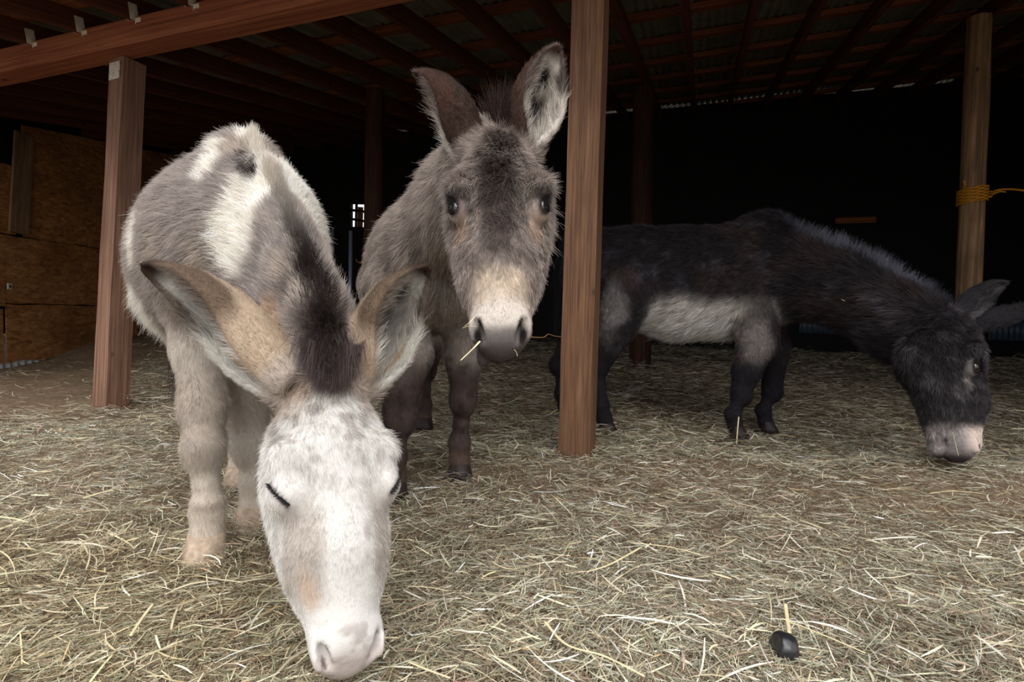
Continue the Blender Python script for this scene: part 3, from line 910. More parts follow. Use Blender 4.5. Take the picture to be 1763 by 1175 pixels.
        hair_obj('eyelashes', c0 - dd * .003, nrm(dd + R @ np.array([0, .25, 0])), np.full(nl, .007 if closed else .014), np.tile([[.012, .010, .010]], (nl, 1)), .0008 if closed else .0005, root, origin, 4, nrm(dd), seed=seed + 9)
    for (f_, fw_) in feet:
        add_hoof(root, origin, f_, fw_, hs, hoof_mat)
    return root

def snap(B, path, dirs):
    out = []
    for p, d in zip(path, dirs):
        d = nrm(d); ts = np.linspace(.16, -.16, 161); q = np.array(p)[None] + ts[:, None] * d[None]
        m = np.min([B.dist(k_, q[:, 0], q[:, 1], q[:, 2]) for k_ in B.p if k_['op'] > 0 and k_['part'] != 'ear'], 0)
        ins = np.nonzero(m < 0.004)[0]
        out.append(q[ins[0]] if len(ins) else np.array(p))
    return out

def mane(root, origin, path, widths, lens, cols, n, dirs, r=.0005, seed=1, name='mane', spread=.35, droop=0.0, curl=.08):
    path = np.asarray(path, float); g = np.random.default_rng(seed); m = len(path)
    t = g.uniform(0, m - 1 - 1e-6, n); i = t.astype(int); f = (t - i)[:, None]
    pos = path[i] * (1 - f) + path[i + 1] * f
    tan = nrm(path[i + 1] - path[i]); D = np.asarray(dirs, float); d = nrm(D[i] * (1 - f) + D[i + 1] * f)
    lat = nrm(np.cross(tan, d)); wv = np.interp(t, range(m), widths); o = g.normal(0, .5, n) * wv
    pos = pos + lat * o[:, None] - d * (np.abs(o) * .3 + .008)[:, None]
    L = np.interp(t, range(m), lens) * g.uniform(.6, 1.15, n)
    C = np.asarray(cols, float); c = (C[i] * (1 - f) + C[i + 1] * f) * g.uniform(.7, 1.35, n)[:, None]
    cl = fbm(pos * 45, seed, 2) - .5; cl2 = fbm(pos * 45, seed + 5, 2) - .5
    dd = nrm(d + lat * (o / (wv + 1e-4) * spread * .8 + cl * spread * 2)[:, None] + tan * (cl2 * spread * 2)[:, None])
    return hair_obj(name, pos, dd, L, np.clip(c, 0, .9), r, root, origin, 7, d, curl=curl, rnd=.10, droop=droop, seed=seed)

WHITE = lin(232, 226, 218); GREY = lin(166, 156, 150); TAN = lin(200, 172, 138); DARK = lin(58, 48, 46)
def mixa(c, c2, w):
    w = np.clip(np.asarray(w), 0, 1)[:, None]; return c * (1 - w) + np.asarray(c2) * w
def blob(V, c, r, sharp=.35, seed=0, warp=.35, sc=9):
    d = np.linalg.norm((V - np.array(c)) / np.asarray(r), axis=1)
    d = d + (fbm(V * sc, seed) - .5) * 2 * warp
    return sstep(1 + sharp / 2, 1 - sharp / 2, d)

def ear_paint(col, fl, den, lift, info, outer, inner, rim, deep=None, tip=None, inner_len=.022):
    for (d, h, u, w, inn, r, ar) in info.get('ears', []):
        near = sstep(.012, .004, d) * sstep(.02, .12, h)
        col = mixa(col, outer, near * (~inn))
        col = mixa(col, inner, near * inn)
        if deep is not None:
            col = mixa(col, deep, near * inn * sstep(.42, .2, ar) * sstep(.15, .3, h) * sstep(.9, .75, h) * sstep(.38, .48, fbm(np.stack([h * 9, u * 60, w * 60], 1), 3)))
        col = mixa(col, inner * .95, near * (~inn) * sstep(.84, .93, ar) * sstep(.70, .6, h) * (u < 0))
        rimm = near * np.where(u > 0, sstep(.80 - .5 * h, .98 - .5 * h, ar) * sstep(.25, .45, h) * (~inn | (ar > .85)), sstep(.80, .92, ar) * sstep(.5, .68, h))
        col = mixa(col, rim, rimm * .85)
        col = mixa(col, rim if tip is None else tip, near * sstep(.86, .97, h))
        fl = np.where(near > .5, np.where(inn, inner_len * sstep(1.02, .6, h), .008), fl)
        lift = np.where((near > .5) & inn, .7, lift)
        den = np.where(near > .5, 1.7, den)
    return col, fl, den, lift
def trunk(B, pts, ax, s, back):
    for (a, ra), (b, rb) in zip(pts[:-1], pts[1:]):
        B.cone(a, b, ra, rb, .05, ax, s, part='body', flow=np.array([back[0], back[1], -.55]), fl=.026)

# ---- pinto donkey, head down in front
def pinto():
    B = Body()
    H = head_frame(P(563, 646, 1.00), P(602, 1156, .845), (.62, -1, .18)); H['g'] = 1.12; H['ey'] = .045
    L = H['L']
    back = nrm(np.array([-.52, .72])); lat = np.array([-.81, -.585, 0])
    trunk(B, [((-1.16, 2.12, .80), .22), ((-1.04, 1.95, .79), .245), ((-.90, 1.76, .76), .262), ((-.79, 1.60, .76), .25), ((-.70, 1.47, .77), .225), ((-.63, 1.38, .76), .17)], lat, .88, back)
    B.ell((-.68, 1.44, .98), np.eye(3), (.07, .09, .07), .06, part='body', flow=(back[0], back[1], -.6), fl=.024)
    nf = nrm(np.array([-.30, .25, .25]))
    n_pts = [((-.65, 1.40, .82), .165), (P(475, 470, 1.26), .125), (P(524, 560, 1.14), .105), (P(566, 652, 1.06), .085)]
    for (a, ra), (b, rb) in zip(n_pts[:-1], n_pts[1:]):
        B.cone(a, b, ra, rb, .04, (.85, .5, 0), .76, part='neck', flow=nf, fl=.024)
    crest = [P(452, 300, 1.26), P(482, 385, 1.17), P(512, 460, 1.08), P(545, 540, 1.01), P(566, 610, .985)]
    for a, b in zip(crest[:-1], crest[1:]):
        B.cone(a, b, .035, .035, .05, part='neck', flow=nf, fl=.022)
    add_head(B, H, closed=True, girth=1.12, ms=.80)
    # ears
    B.ear(hw(H, .135, .035, -.02), P(243, 462, 1.06), (-.50, -.95, -.60), .122, .0075, part='ear', flow=nrm(P(243, 462, 1.06) - hw(H, .135, .035, -.02)), fl=.01)
    B.ear(hw(H, -.135, .035, -.02), P(738, 462, 1.06), (1.0, -.80, -.35), .122, .0075, part='ear', flow=nrm(P(738, 462, 1.06) - hw(H, -.135, .035, -.02)), fl=.01)
    f1 = P(355, 962, 1.385); f1[2] = 0.0
    f2 = P(438, 903, 1.60); f2[2] = 0.0
    f3 = P(413, 833, 1.98); f3[2] = 0.0
    f4 = P(352, 792, 2.30); f4[2] = 0.0
    fw = (.25, -.97)
    add_leg(B, [((-.80, 1.50, .72), .12), (P(346, 600, 1.47), .062), (P(350, 700, 1.44), .050), (P(352, 775, 1.41), .043)], f1, fw, 1.05)
    add_leg(B, [((-.62, 1.52, .72), .11), (P(420, 640, 1.62), .07), (P(432, 770, 1.62), .046)], f2, fw, 1.1)
    add_leg(B, [((-1.00, 2.08, .74), .15), (P(425, 610, 2.05), .085), (P(415, 690, 2.06), .055)], f3, fw, 1.05, True)
    add_leg(B, [((-1.26, 2.16, .74), .14), (P(338, 600, 2.3), .085), (P(345, 680, 2.40), .055)], f4, fw, 1.05, True)
    feet = [(f, fw) for f in (f1, f2, f3, f4)]
    HW = hw
    def colour(V, N, hl, pw, info, fl):
        n = len(V); col = np.tile(GREY * .98, (n, 1))
        nz = fbm(V * 26, 2); nz2 = fbm(V * 8, 4)
        col = mixa(col, lin(190, 176, 160), sstep(.5, .7, nz2) * .6)
        head = pw.get('head', np.zeros(n)); leg = pw.get('leg', np.zeros(n)); neck = pw.get('neck', np.zeros(n))
        W_ = lin(238, 232, 222)
        # body patches
        for c, r, s_ in ((P(440, 405, 1.22), (.080, .16, .105), 1), (P(452, 345, 1.25), (.065, .16, .07), 2), (P(385, 305, 1.35), (.028, .14, .06), 3),
                         (P(402, 268, 1.4), (.04, .10, .03), 4), (P(262, 412, 1.50), (.032, .26, .075), 5), (P(262, 535, 1.66), (.15, .25, .085), 6),
                         (P(505, 330, 1.40), (.045, .2, .09), 8), (P(530, 395, 1.36), (.035, .2, .08), 10), (P(340, 610, 1.5), (.06, .09, .08), 9), (P(432, 250, 1.40), (.018, .06, .05), 11)):
            col = mixa(col, W_, blob(V, c, r, seed=s_, warp=.3, sharp=.25) * (1 - head))
        col = mixa(col, lin(206, 196, 184), leg * .75)
        col = mixa(col, lin(166, 152, 140), leg * sstep(.50, .40, V[:, 2]) * sstep(.26, .32, V[:, 2]) * .6)
        col = mixa(col, lin(206, 192, 174), leg * sstep(.30, .05, V[:, 2]) * .7)
        col = mixa(col, lin(140, 124, 110), leg * blob(V, P(352, 782, 1.38), (.06, .06, .035), seed=3, warp=.8, sharp=1.2) * .5)
        col = mixa(col, lin(140, 124, 112), leg * blob(V, P(356, 872, 1.38), (.06, .06, .014), seed=3, warp=.8, sharp=1.0) * .7)
        # dark stripe where the mane roots
        for c, r in ((P(434, 282, 1.31), (.014, .08, .012)), (P(446, 300, 1.29), (.012, .08, .018)), (P(457, 322, 1.28), (.008, .08, .018)), (P(508, 432, 1.12), (.014, .08, .045)), (P(526, 490, 1.08), (.020, .08, .07)), (P(560, 570, 1.0), (.030, .08, .07))):
            col = mixa(col, lin(72, 60, 58), blob(V, c, r, seed=12, warp=.9, sharp=1.0, sc=22) * .9)
        col = mixa(col, lin(196, 168, 138), blob(V, P(470, 600, 1.05), (.08, .1, .09), seed=13) * .7)
        # face
        x, y, z = hl[:, 0], hl[:, 1], hl[:, 2]
        hc = np.tile(lin(224, 221, 216), (n, 1))
        sidef = sstep(.075, .125, np.abs(x) + (nz - .5) * .05 + sstep(.2, .0, z) * .03) * sstep(.40, .54, y - sstep(.03, -.08, z) * .25)
        hc = mixa(hc, lin(178, 166, 156), sidef * sstep(.05, .2, y) * sstep(.82, .70, y) * .75)
        hc = mixa(hc, lin(206, 182, 160), blob(hl, (.115, .70, .03), (.035, .09, .05), seed=5, warp=.6, sharp=.9) * .7)
        hc = mixa(hc, lin(170, 162, 156), sstep(.50, .68, fbm(V * 70, 61, 2)) * sstep(.55, .2, y) * .75)
        hc = mixa(hc, lin(176, 152, 128), sstep(.14, .0, y - sstep(.05, .12, np.abs(x)) * .06) * .85)
        hc = mixa(hc, lin(150, 126, 106), sstep(.52, .66, fbm(V * 60, 71, 2)) * sstep(.16, .04, y) * .6)
        hc = mixa(hc, lin(150, 140, 132), blob(hl, (.18, .27, .02), (.05, .05, .05), seed=4, warp=.6, sharp=.8) * .6)
        hc = mixa(hc, lin(228, 225, 220), sstep(.20, .14, np.abs(y - .345)) * sstep(.19, .215, x) * .6)
        hc = mixa(hc, lin(188, 170, 162), sstep(.90, .98, y) * .7)
        hc = mixa(hc, lin(120, 116, 118), sstep(.46, .64, fbm(hl * 17, 31)) * sstep(.95, 1.01, y) * sstep(.10, -.04, x + .02) * .8)
        hc = mixa(hc, lin(170, 158, 152), sstep(.56, .68, fbm(hl * 24, 33)) * sstep(.80, .90, y) * .7)
        hc = mixa(hc, lin(90, 76, 72), blob(hl, (.080, .945, .035), (.013, .040, .032), warp=.1) * .9)
        for c_ in ((-.055, .66, .09), (-.06, .60, .09)):
            hc = mixa(hc, lin(158, 146, 140), blob(hl, c_, (.022, .035, .05), seed=6, warp=.8, sharp=.9) * .6)
        ts = (y - .43) / .043
        ang = np.arctan2(z / 1.12 - .020, np.abs(x) / 1.12 - .152)
        slit = sstep(.16, .07, np.abs(ang - .90 - .62 * ts)) * sstep(1.15, .9, np.abs(ts)) * sstep(.13, .15, np.abs(x))
        hc = mixa(hc, lin(150, 138, 132), sstep(.5, .2, np.abs(ang - .80 - .62 * ts)) * sstep(1.7, 1.0, np.abs(ts)) * sstep(.13, .15, np.abs(x)) * .5)
        hc = mixa(hc, lin(30, 26, 26), slit)
        col = col * (1 - head[:, None]) + hc * head[:, None]
        den = np.full(n, 1.0) + 1.1 * head + .3 * neck
        lift = np.full(n, .30)
        lift = lift + .35 * head * sstep(.5, .1, y)
        fl = fl * (1 + .9 * blob(V, P(270, 545, 1.66), (.15, .3, .09), seed=6) * (1 - head))
        fl = np.where((head > .5) & (y > .8), fl * .8, fl)
        fl = np.where(head > .5, fl * .72, fl)
        col, fl, den, lift = ear_paint(col, fl, den, lift, info, lin(178, 158, 136), lin(206, 202, 194), lin(78, 60, 46), lin(112, 106, 102), lin(60, 46, 38), .026)
        return col, fl, den, lift
    org = np.array([-.80, 1.60, 0.0])
    root = make_donkey('white and grey pinto donkey in front, head lowered to the hay, eyes closed', B, H, colour, .0055, 330000, org, feet, .00034, M_hoof, True, .92, 11, hs=1.08)
    dk = lin(66, 55, 54); gr = lin(120, 108, 104); wh = lin(225, 216, 204)
    up = np.array([.35, -.45, .60])
    path = [P(432, 238, 1.38), P(450, 290, 1.29), P(468, 345, 1.22), P(492, 390, 1.165), P(520, 455, 1.075), P(548, 520, 1.01), P(566, 580, .975), P(578, 640, .955)]
    path = snap(B, path, [(.1, -.3, 1)] * 3 + [(.3, -.7, .6)] * 3 + [(.1, -.9, .3)] * 2)
    mane(root, org, path, [.010, .013, .014, .010, .016, .024, .030, .026], [.03, .035, .035, .030, .035, .040, .045, .045],
         [wh, wh * .9, wh * .9, wh * .5, dk, dk * 1.1, dk * 1.25, dk * 1.4], 15000,
         [(.1, -.1, 1)] * 2 + [(.2, -.3, .5)] * 2 + [(.25, -.5, .45)] * 2 + [(.15, -.6, -.2), (.1, -.45, -.8)], .00035, 5)
    tuft = [P(428, 272, 1.33), P(440, 290, 1.29), P(452, 310, 1.27), P(460, 328, 1.25)]
    tuft = snap(B, tuft, [(-.1, -.8, .6)] * 4)
    mane(root, org, tuft, [.006, .012, .012, .006], [.025, .04, .045, .03], [dk * .7] * 4, 900, [(-.3, -.2, .1), (-.2, -.4, -.2), (-.1, -.4, -.4), (0, -.4, -.5)], .00035, 6, name='mane_tuft')
    fore = [P(540, 600, .985), P(572, 618, .955), P(600, 612, .985)]
    mane(root, org, fore, [.03, .04, .03], [.045, .06, .045], [dk * 1.2, dk * 1.5, dk * 1.2], 3500, [(0, -.3, -.9)] * 3, .00035, 8, name='forelock')
    # tail, mostly hidden behind the body
    tp = [(-1.30, 2.30, .86), (-1.38, 2.42, .72), (-1.40, 2.45, .5), (-1.40, 2.45, .32)]
    mane(root, org, tp, [.03, .04, .05, .05], [.08, .10, .14, .14], [gr, dk, dk, dk], 2500, [(-.1, .1, -1)] * 4, .0006, 9, name='tail', spread=.1)
    return root

# ---- grey-brown donkey facing the camera
def greybrown():
    B = Body()
    H = head_frame(P(858, 244, 1.32), P(862, 602, 1.11), (.0, -1, .24)); H['g'] = 1.06
    back = nrm(np.array([-.23, .79])); lat = np.array([-.96, -.28, 0])
    trunk(B, [((-.52, 2.90, .82), .215), ((-.46, 2.70, .80), .235), ((-.40, 2.48, .78), .25), ((-.35, 2.28, .79), .245), ((-.30, 2.10, .80), .225), ((-.26, 1.97, .78), .19)], lat, .88, back)
    B.ell((-.29, 2.10, 1.0), np.eye(3), (.06, .10, .06), .06, part='body', flow=(back[0], back[1], -.6), fl=.024)
    nf = nrm(np.array([-.2, .6, -.5]))
    n_pts = [((-.27, 1.98, .86), .19), ((-.17, 1.72, .93), .155), ((-.08, 1.50, .98), .125), (P(858, 285, 1.38), .088)]
    for (a, ra), (b, rb) in zip(n_pts[:-1], n_pts[1:]):
        B.cone(a, b, ra, rb, .04, (1, .1, 0), .78, part='neck', flow=nf, fl=.028)
    add_head(B, H, girth=1.06, nos=1.25)
    B.cone(hw(H, .075, .93, -.12), hw(H, .070, 1.0, -.11), .030 * H['L'], .024 * H['L'], .02, part='head', flow=(0, 0, -1), fl=.004)
    B.ear(hw(H, .125, .03, -.03), P(712, 128, 1.36), (-1.0, -.12, -.35), .118, .0075, part='ear', flow=nrm(P(712, 128, 1.36) - hw(H, .125, .03, -.03)), fl=.01)
    B.ear(hw(H, -.115, .03, -.03), P(962, 78, 1.32), (.42, -1, -.1), .116, .0075, part='ear', flow=nrm(P(962, 78, 1.32) - hw(H, -.115, .03, -.03)), fl=.01)
    f1 = P(678, 846, 1.93); f1[2] = 0.0
    f2 = P(791, 818, 2.17); f2[2] = 0.0
    f3 = P(730, 742, 2.93); f3[2] = 0.02
    f4 = P(672, 757, 2.75); f4[2] = 0.02
    fw = (.2, -.98)
    add_leg(B, [((-.42, 2.02, .70), .11), (P(700, 610, 1.98), .082), (P(690, 680, 1.96), .058), (P(690, 722, 1.95), .045)], f1, fw, 1.08)
    add_leg(B, [((-.20, 2.12, .70), .10), (P(800, 620, 2.15), .062), (P(797, 690, 2.16), .044)], f2, fw, 1.04)
    add_leg(B, [((-.44, 2.86, .74), .15), (P(735, 590, 2.88), .085), (P(733, 640, 2.97), .046)], f3, fw, 1.0, True)
    add_leg(B, [((-.62, 2.80, .74), .14), (P(672, 600, 2.75), .085), (P(668, 655, 2.84), .046)], f4, fw, 1.0, True)
    feet = [(f, fw) for f in (f1, f2, f3, f4)]
    def colour(V, N, hl, pw, info, fl):
        n = len(V); base = lin(168, 156, 147); col = np.tile(base, (n, 1))
        nz = fbm(V * 22, 2); nz2 = fbm(V * 7, 4)
        head = pw.get('head', np.zeros(n)); leg = pw.get('leg', np.zeros(n)); neck = pw.get('neck', np.zeros(n))
        col = mixa(col, lin(126, 114, 108), sstep(.5, .7, nz2) * .5)
        col = mixa(col, lin(176, 166, 156), sstep(.58, .48, V[:, 2]) * (1 - leg) * .6)
        col = mixa(col, lin(84, 70, 66), leg * sstep(.50, .36, V[:, 2]))
        col = mixa(col, lin(60, 48, 44), leg * sstep(.50, .66, nz) * sstep(.5, .4, V[:, 2]) * .8)
        col = mixa(col, lin(104, 82, 70), leg * sstep(.14, .07, V[:, 2]) * .6)
        # shoulder cross
        d = np.abs((V[:, :2] - np.array([-.30, 2.14])) @ back)
        col = mixa(col, lin(84, 74, 70), sstep(.02, .006, d) * sstep(.80, .92, V[:, 2]) * (1 - head) * (1 - neck) * .7)
        x, y, z = hl[:, 0], hl[:, 1], hl[:, 2]
        hc = np.tile(lin(164, 152, 144), (n, 1))
        hc = mixa(hc, lin(112, 98, 92), sstep(.50, .68, fbm(hl * 13, 8)) * .6)
        hc = mixa(hc, lin(66, 54, 50), sstep(.10, .04, np.abs(x + (nz - .5) * .08)) * sstep(.10, .22, y) * sstep(.72, .62, y) * .85)
        hc = mixa(hc, lin(176, 146, 122), blob(hl, (.15, .46, .02), (.045, .07, .07), seed=4, warp=.6, sharp=.9) * .55)
        hc = mixa(hc, lin(176, 146, 122), blob(hl, (-.15, .46, .02), (.045, .07, .07), seed=5, warp=.6, sharp=.9) * .55)
        hc = mixa(hc, lin(50, 42, 39), blob(hl, (.172, .335, .058), (.06, .034, .05), seed=4, warp=.5, sharp=.8) * .75)
        hc = mixa(hc, lin(50, 42, 39), blob(hl, (-.172, .335, .058), (.06, .034, .05), seed=5, warp=.5, sharp=.8) * .75)
        band = sstep(.68, .75, y + (nz - .5) * .06) * sstep(-.09, -.03, z + .03)
        hc = mixa(hc, lin(208, 192, 174), band * sstep(.125, .09, np.abs(x)))
        hc = mixa(hc, lin(212, 202, 192), band * sstep(.78, .86, y) * sstep(.125, .09, np.abs(x)))
        hc = mixa(hc, lin(122, 115, 111), sstep(.875, .935, y - z * .5 + (nz - .5) * .05))
        hc = mixa(hc, lin(72, 64, 62), sstep(.93, 1.01, y - z * .4 + (nz - .5) * .06) * .85)
        hc = mixa(hc, lin(176, 166, 160), blob(hl, (.115, .95, -.10), (.02, .08, .05), seed=8) * .8)
        hc = mixa(hc, lin(176, 166, 160), blob(hl, (-.09, .99, -.12), (.04, .05, .03), seed=9) * .7)
        for s in (-1, 1):
            hc = mixa(hc, lin(30, 24, 24), blob(hl, (.080 * s, .94, .032), (.020, .056, .040), warp=.08))
            hc = mixa(hc, lin(34, 26, 24), blob(hl, (.188 * s, .389, .056), (.036, .050, .034), warp=.15, sharp=.5) * .95)
        hc = mixa(hc, lin(110, 92, 80), sstep(.05, -.05, y) * .7)
        col = col * (1 - head[:, None]) + hc * head[:, None]
        den = np.full(n, 1.0) + 1.4 * head
        lift = np.full(n, .30) + .45 * head * sstep(.55, .2, y)
        fl = np.where(head > .5, fl * (1 + .35 * sstep(.5, .3, y)), fl)
        ears = info['ears']
        col, fl, den, lift = ear_paint(col, fl, den, lift, info, lin(62, 46, 39), lin(214, 206, 196), lin(66, 44, 34), lin(38, 30, 28), lin(80, 64, 58), .026)
        return col, fl, den, lift
    org = np.array([-.35, 2.4, 0.0])
    root = make_donkey('grey-brown donkey facing the camera with head up and straw in its mouth', B, H, colour, .0058, 290000, org, feet, .00042, M_hoofdark, False, 1.08, 23, fuzz=.42, cv=1.1)
    dk = lin(62, 42, 34)
    path = [(-.26, 1.95, 1.06), (-.17, 1.72, 1.09), (-.08, 1.52, 1.11), P(862, 225, 1.38), P(862, 232, 1.32)]
    path = snap(B, path, [(0, 0, 1)] * 4 + [(0, -.4, 1)])
    mane(root, org, path, [.008, .008, .010, .012, .012], [.05, .05, .06, .09, .08], [dk * .6] * 5, 1000, [(0, .2, 1), (0, .1, 1), (0, .0, 1), (.03, -.1, 1), (.06, -.3, 1)], .0008, 5, spread=.7, curl=.12)
    mane(root, org, [P(835, 240, 1.28), P(860, 245, 1.26), P(890, 240, 1.28)], [.02, .03, .02], [.03, .035, .03], [lin(140, 128, 120)] * 3, 2500, [(-.3, -.8, -.2), (0, -.9, -.3), (.3, -.8, -.2)], .0004, 6, name='forelock')
    tp = [(-.60, 3.10, .88), (-.63, 3.18, .72), (-.64, 3.2, .5), (-.64, 3.2, .32)]
    mane(root, org, tp, [.03, .04, .05, .05], [.08, .10, .14, .14], [dk] * 4, 2000, [(-.1, .1, -1)] * 4, .0006, 9, name='tail', spread=.1)
    return root

# ---- black donkey seen from the side, eating
def black():
    B = Body()
    H = head_frame(P(1650, 545, 2.10), P(1664, 792, 1.96), (1, -.62, .0)); H['g'] = 1.15; H['ey'] = .035
    back = np.array([-1.0, .05]); lat = np.array([-.10, -.99, 0])
    trunk(B, [((.50, 3.14, .86), .23), ((.68, 3.11, .84), .25), ((.90, 3.08, .81), .28), ((1.12, 3.05, .82), .275), ((1.28, 3.01, .87), .262), ((1.42, 2.96, .84), .20)], lat, .85, back)
    B.ell((1.33, 2.99, 1.10), np.eye(3), (.13, .07, .07), .07, part='body', flow=(-1, 0, -.4), fl=.03)
    nf = nrm(np.array([-.9, .4, .1]))
    n_pts = [((1.40, 2.93, .86), .205), (P(1465, 502, 2.68), .160), (P(1545, 556, 2.38), .138), (P(1612, 588, 2.18), .118)]
    for (a, ra), (b, rb) in zip(n_pts[:-1], n_pts[1:]):
        B.cone(a, b, ra, rb, .05, (.3, -1, 0), .72, part='neck', flow=nf, fl=.030)
    add_head(B, H, girth=1.15, ms=1.0)
    t1 = P(1736, 488, 2.08); t2 = P(1785, 522, 2.24)
    B.ear(hw(H, .115, .03, -.02), t1, (.25, -1, -.35), .085, .0075, part='ear', flow=nrm(t1 - hw(H, .115, .03, -.02)), fl=.01)
    B.ear(hw(H, -.115, .03, -.02), t2, (.2, .6, .8), .085, .0075, part='ear', flow=nrm(t2 - hw(H, -.115, .03, -.02)), fl=.01)
    f1 = P(1266, 760, 2.86); f1[2] = .03
    f2 = P(1318, 746, 3.08); f2[2] = .02
    f3 = P(1040, 744, 3.02); f3[2] = .02
    f4 = P(974, 722, 3.30); f4[2] = .03
    fw = (.97, -.2)
    add_leg(B, [((1.24, 2.93, .76), .13), (P(1305, 590, 2.88), .090), (P(1285, 640, 2.87), .062), (P(1275, 680, 2.87), .045)], f1, fw, .98)
    add_leg(B, [((1.32, 3.06, .74), .11), (P(1335, 600, 3.06), .070), (P(1328, 675, 3.08), .045)], f2, fw, .98)
    add_leg(B, [((.60, 3.00, .76), .17), (P(1062, 560, 3.0), .10), (P(1030, 630, 3.05), .055)], f3, fw, 1.15, True)
    add_leg(B, [((.50, 3.24, .76), .15), (P(1000, 560, 3.26), .10), (P(966, 630, 3.30), .055)], f4, fw, 1.15, True)
    feet = [(f, fw) for f in (f1, f2, f3, f4)]
    def colour(V, N, hl, pw, info, fl):
        n = len(V); col = np.tile(lin(46, 41, 44), (n, 1))
        nz = fbm(V * 18, 2); nz2 = fbm(V * 6, 4)
        head = pw.get('head', np.zeros(n)); leg = pw.get('leg', np.zeros(n)); neck = pw.get('neck', np.zeros(n))
        col = mixa(col, lin(66, 54, 52), sstep(.45, .65, nz2) * .7)
        col = mixa(col, lin(84, 82, 90), sstep(.56, .72, nz) * .45)
        x_, z_ = V[:, 0], V[:, 2]
        bel = sstep(.77, .67, z_ + (nz2 - .5) * .06 + .10 * sstep(1.1, 1.35, x_) * 0 ) * sstep(.60, .70, x_) * sstep(1.50, 1.36, x_) * (1 - leg) * (1 - neck) * (1 - head)
        col = mixa(col, lin(218, 212, 204), bel)
        col = mixa(col, lin(160, 152, 148), leg * blob(V, P(1305, 590, 2.8), (.08, .2, .12), seed=3, warp=.8, sharp=1.2) * .6)
        col = mixa(col, lin(150, 144, 142), blob(V, P(1058, 535, 2.85), (.06, .15, .13), seed=3, warp=.8, sharp=1.2) * .75)
        col = mixa(col, lin(36, 33, 37), leg * sstep(.45, .36, z_))
        x, y, z = hl[:, 0], hl[:, 1], hl[:, 2]
        hc = np.tile(lin(52, 48, 50), (n, 1))
        hc = mixa(hc, lin(92, 88, 92), sstep(.50, .70, fbm(hl * 10, 8)) * .55)
        hc = mixa(hc, lin(26, 24, 27), sstep(.22, .05, y) * .8)
        hc = mixa(hc, lin(150, 142, 140), sstep(.76, .84, y + (nz - .5) * .08))
        hc = mixa(hc, lin(206, 188, 176), sstep(.76, .84, y + (nz - .5) * .05) * sstep(-.04, .03, z) * sstep(1.0, .93, y))
        hc = mixa(hc, lin(56, 50, 54), sstep(.96, 1.01, y + (nz - .5) * .05) * .9)
        for s in (-1, 1):
            ring = blob(hl, (.205 * s, .435, .045), (.06, .080, .050), seed=4, warp=.4, sharp=.7)
            hc = mixa(hc, lin(120, 114, 111), ring * .6)
            hc = mixa(hc, lin(150, 142, 136), blob(hl, (.17 * s, .47, .01), (.06, .07, .03), seed=4, warp=.5, sharp=.9) * .6)
            hc = mixa(hc, lin(20, 16, 18), blob(hl, (.208 * s, .420, .056), (.050, .060, .036), warp=.1))
            hc = mixa(hc, lin(36, 30, 32), blob(hl, (.092 * s, .94, .036), (.018, .042, .034), warp=.08))
        col = col * (1 - head[:, None]) + hc * head[:, None]
        den = np.full(n, 1.0) + 1.2 * head
        lift = np.full(n, .22) + .25 * neck + .25 * head * sstep(.55, .2, y)
        fl = fl * (1 + .8 * bel + .2 * neck)
        col, fl, den, lift = ear_paint(col, fl, den, lift, info, lin(40, 38, 42), lin(84, 80, 84), lin(34, 32, 34), lin(30, 28, 30), lin(50, 48, 52), .018)
        return col, fl, den, lift
    org = np.array([1.0, 3.0, 0.0])
    root = make_donkey('black donkey with pale belly seen from the side, eating hay at right', B, H, colour, .0068, 230000, org, feet, .00062, M_hoofdark, False, 1.15, 37, fuzz=.5, cv=1.8)
    dk = lin(52, 52, 60); lt = lin(120, 122, 134)
    path = [P(1335, 372, 2.92), P(1400, 402, 2.80), P(1445, 432, 2.70), P(1500, 470, 2.56), P(1560, 505, 2.40), P(1605, 532, 2.28), P(1640, 540, 2.15)]
    path = snap(B, path, [(.3, 0, 1)] * 7)
    mane(root, org, path, [.015, .018, .02, .02, .02, .02, .02], [.03, .065, .07, .07, .07, .065, .04], [dk * .6, lt * .7, lt * .8, lt * .6, lt * .7, dk, dk * .6], 3600, [(.3, 0, 1), (.4, 0, .9), (.4, 0, .9), (.5, 0, .8), (.5, 0, .8), (.5, 0, .8), (.6, 0, .6)], .0006, 5, spread=1.0, curl=.14)
    tp = [P(985, 400, 3.15), P(975, 440, 3.2), P(971, 480, 3.22), P(969, 530, 3.22)]
    mane(root, org, tp, [.03, .045, .045, .04], [.1, .12, .14, .16], [lin(30, 28, 32)] * 4, 3500, [(-.15, 0, -1)] * 4, .0007, 9, name='tail', spread=.12)
    return root

D1 = pinto()
D2 = greybrown()
D3 = black()
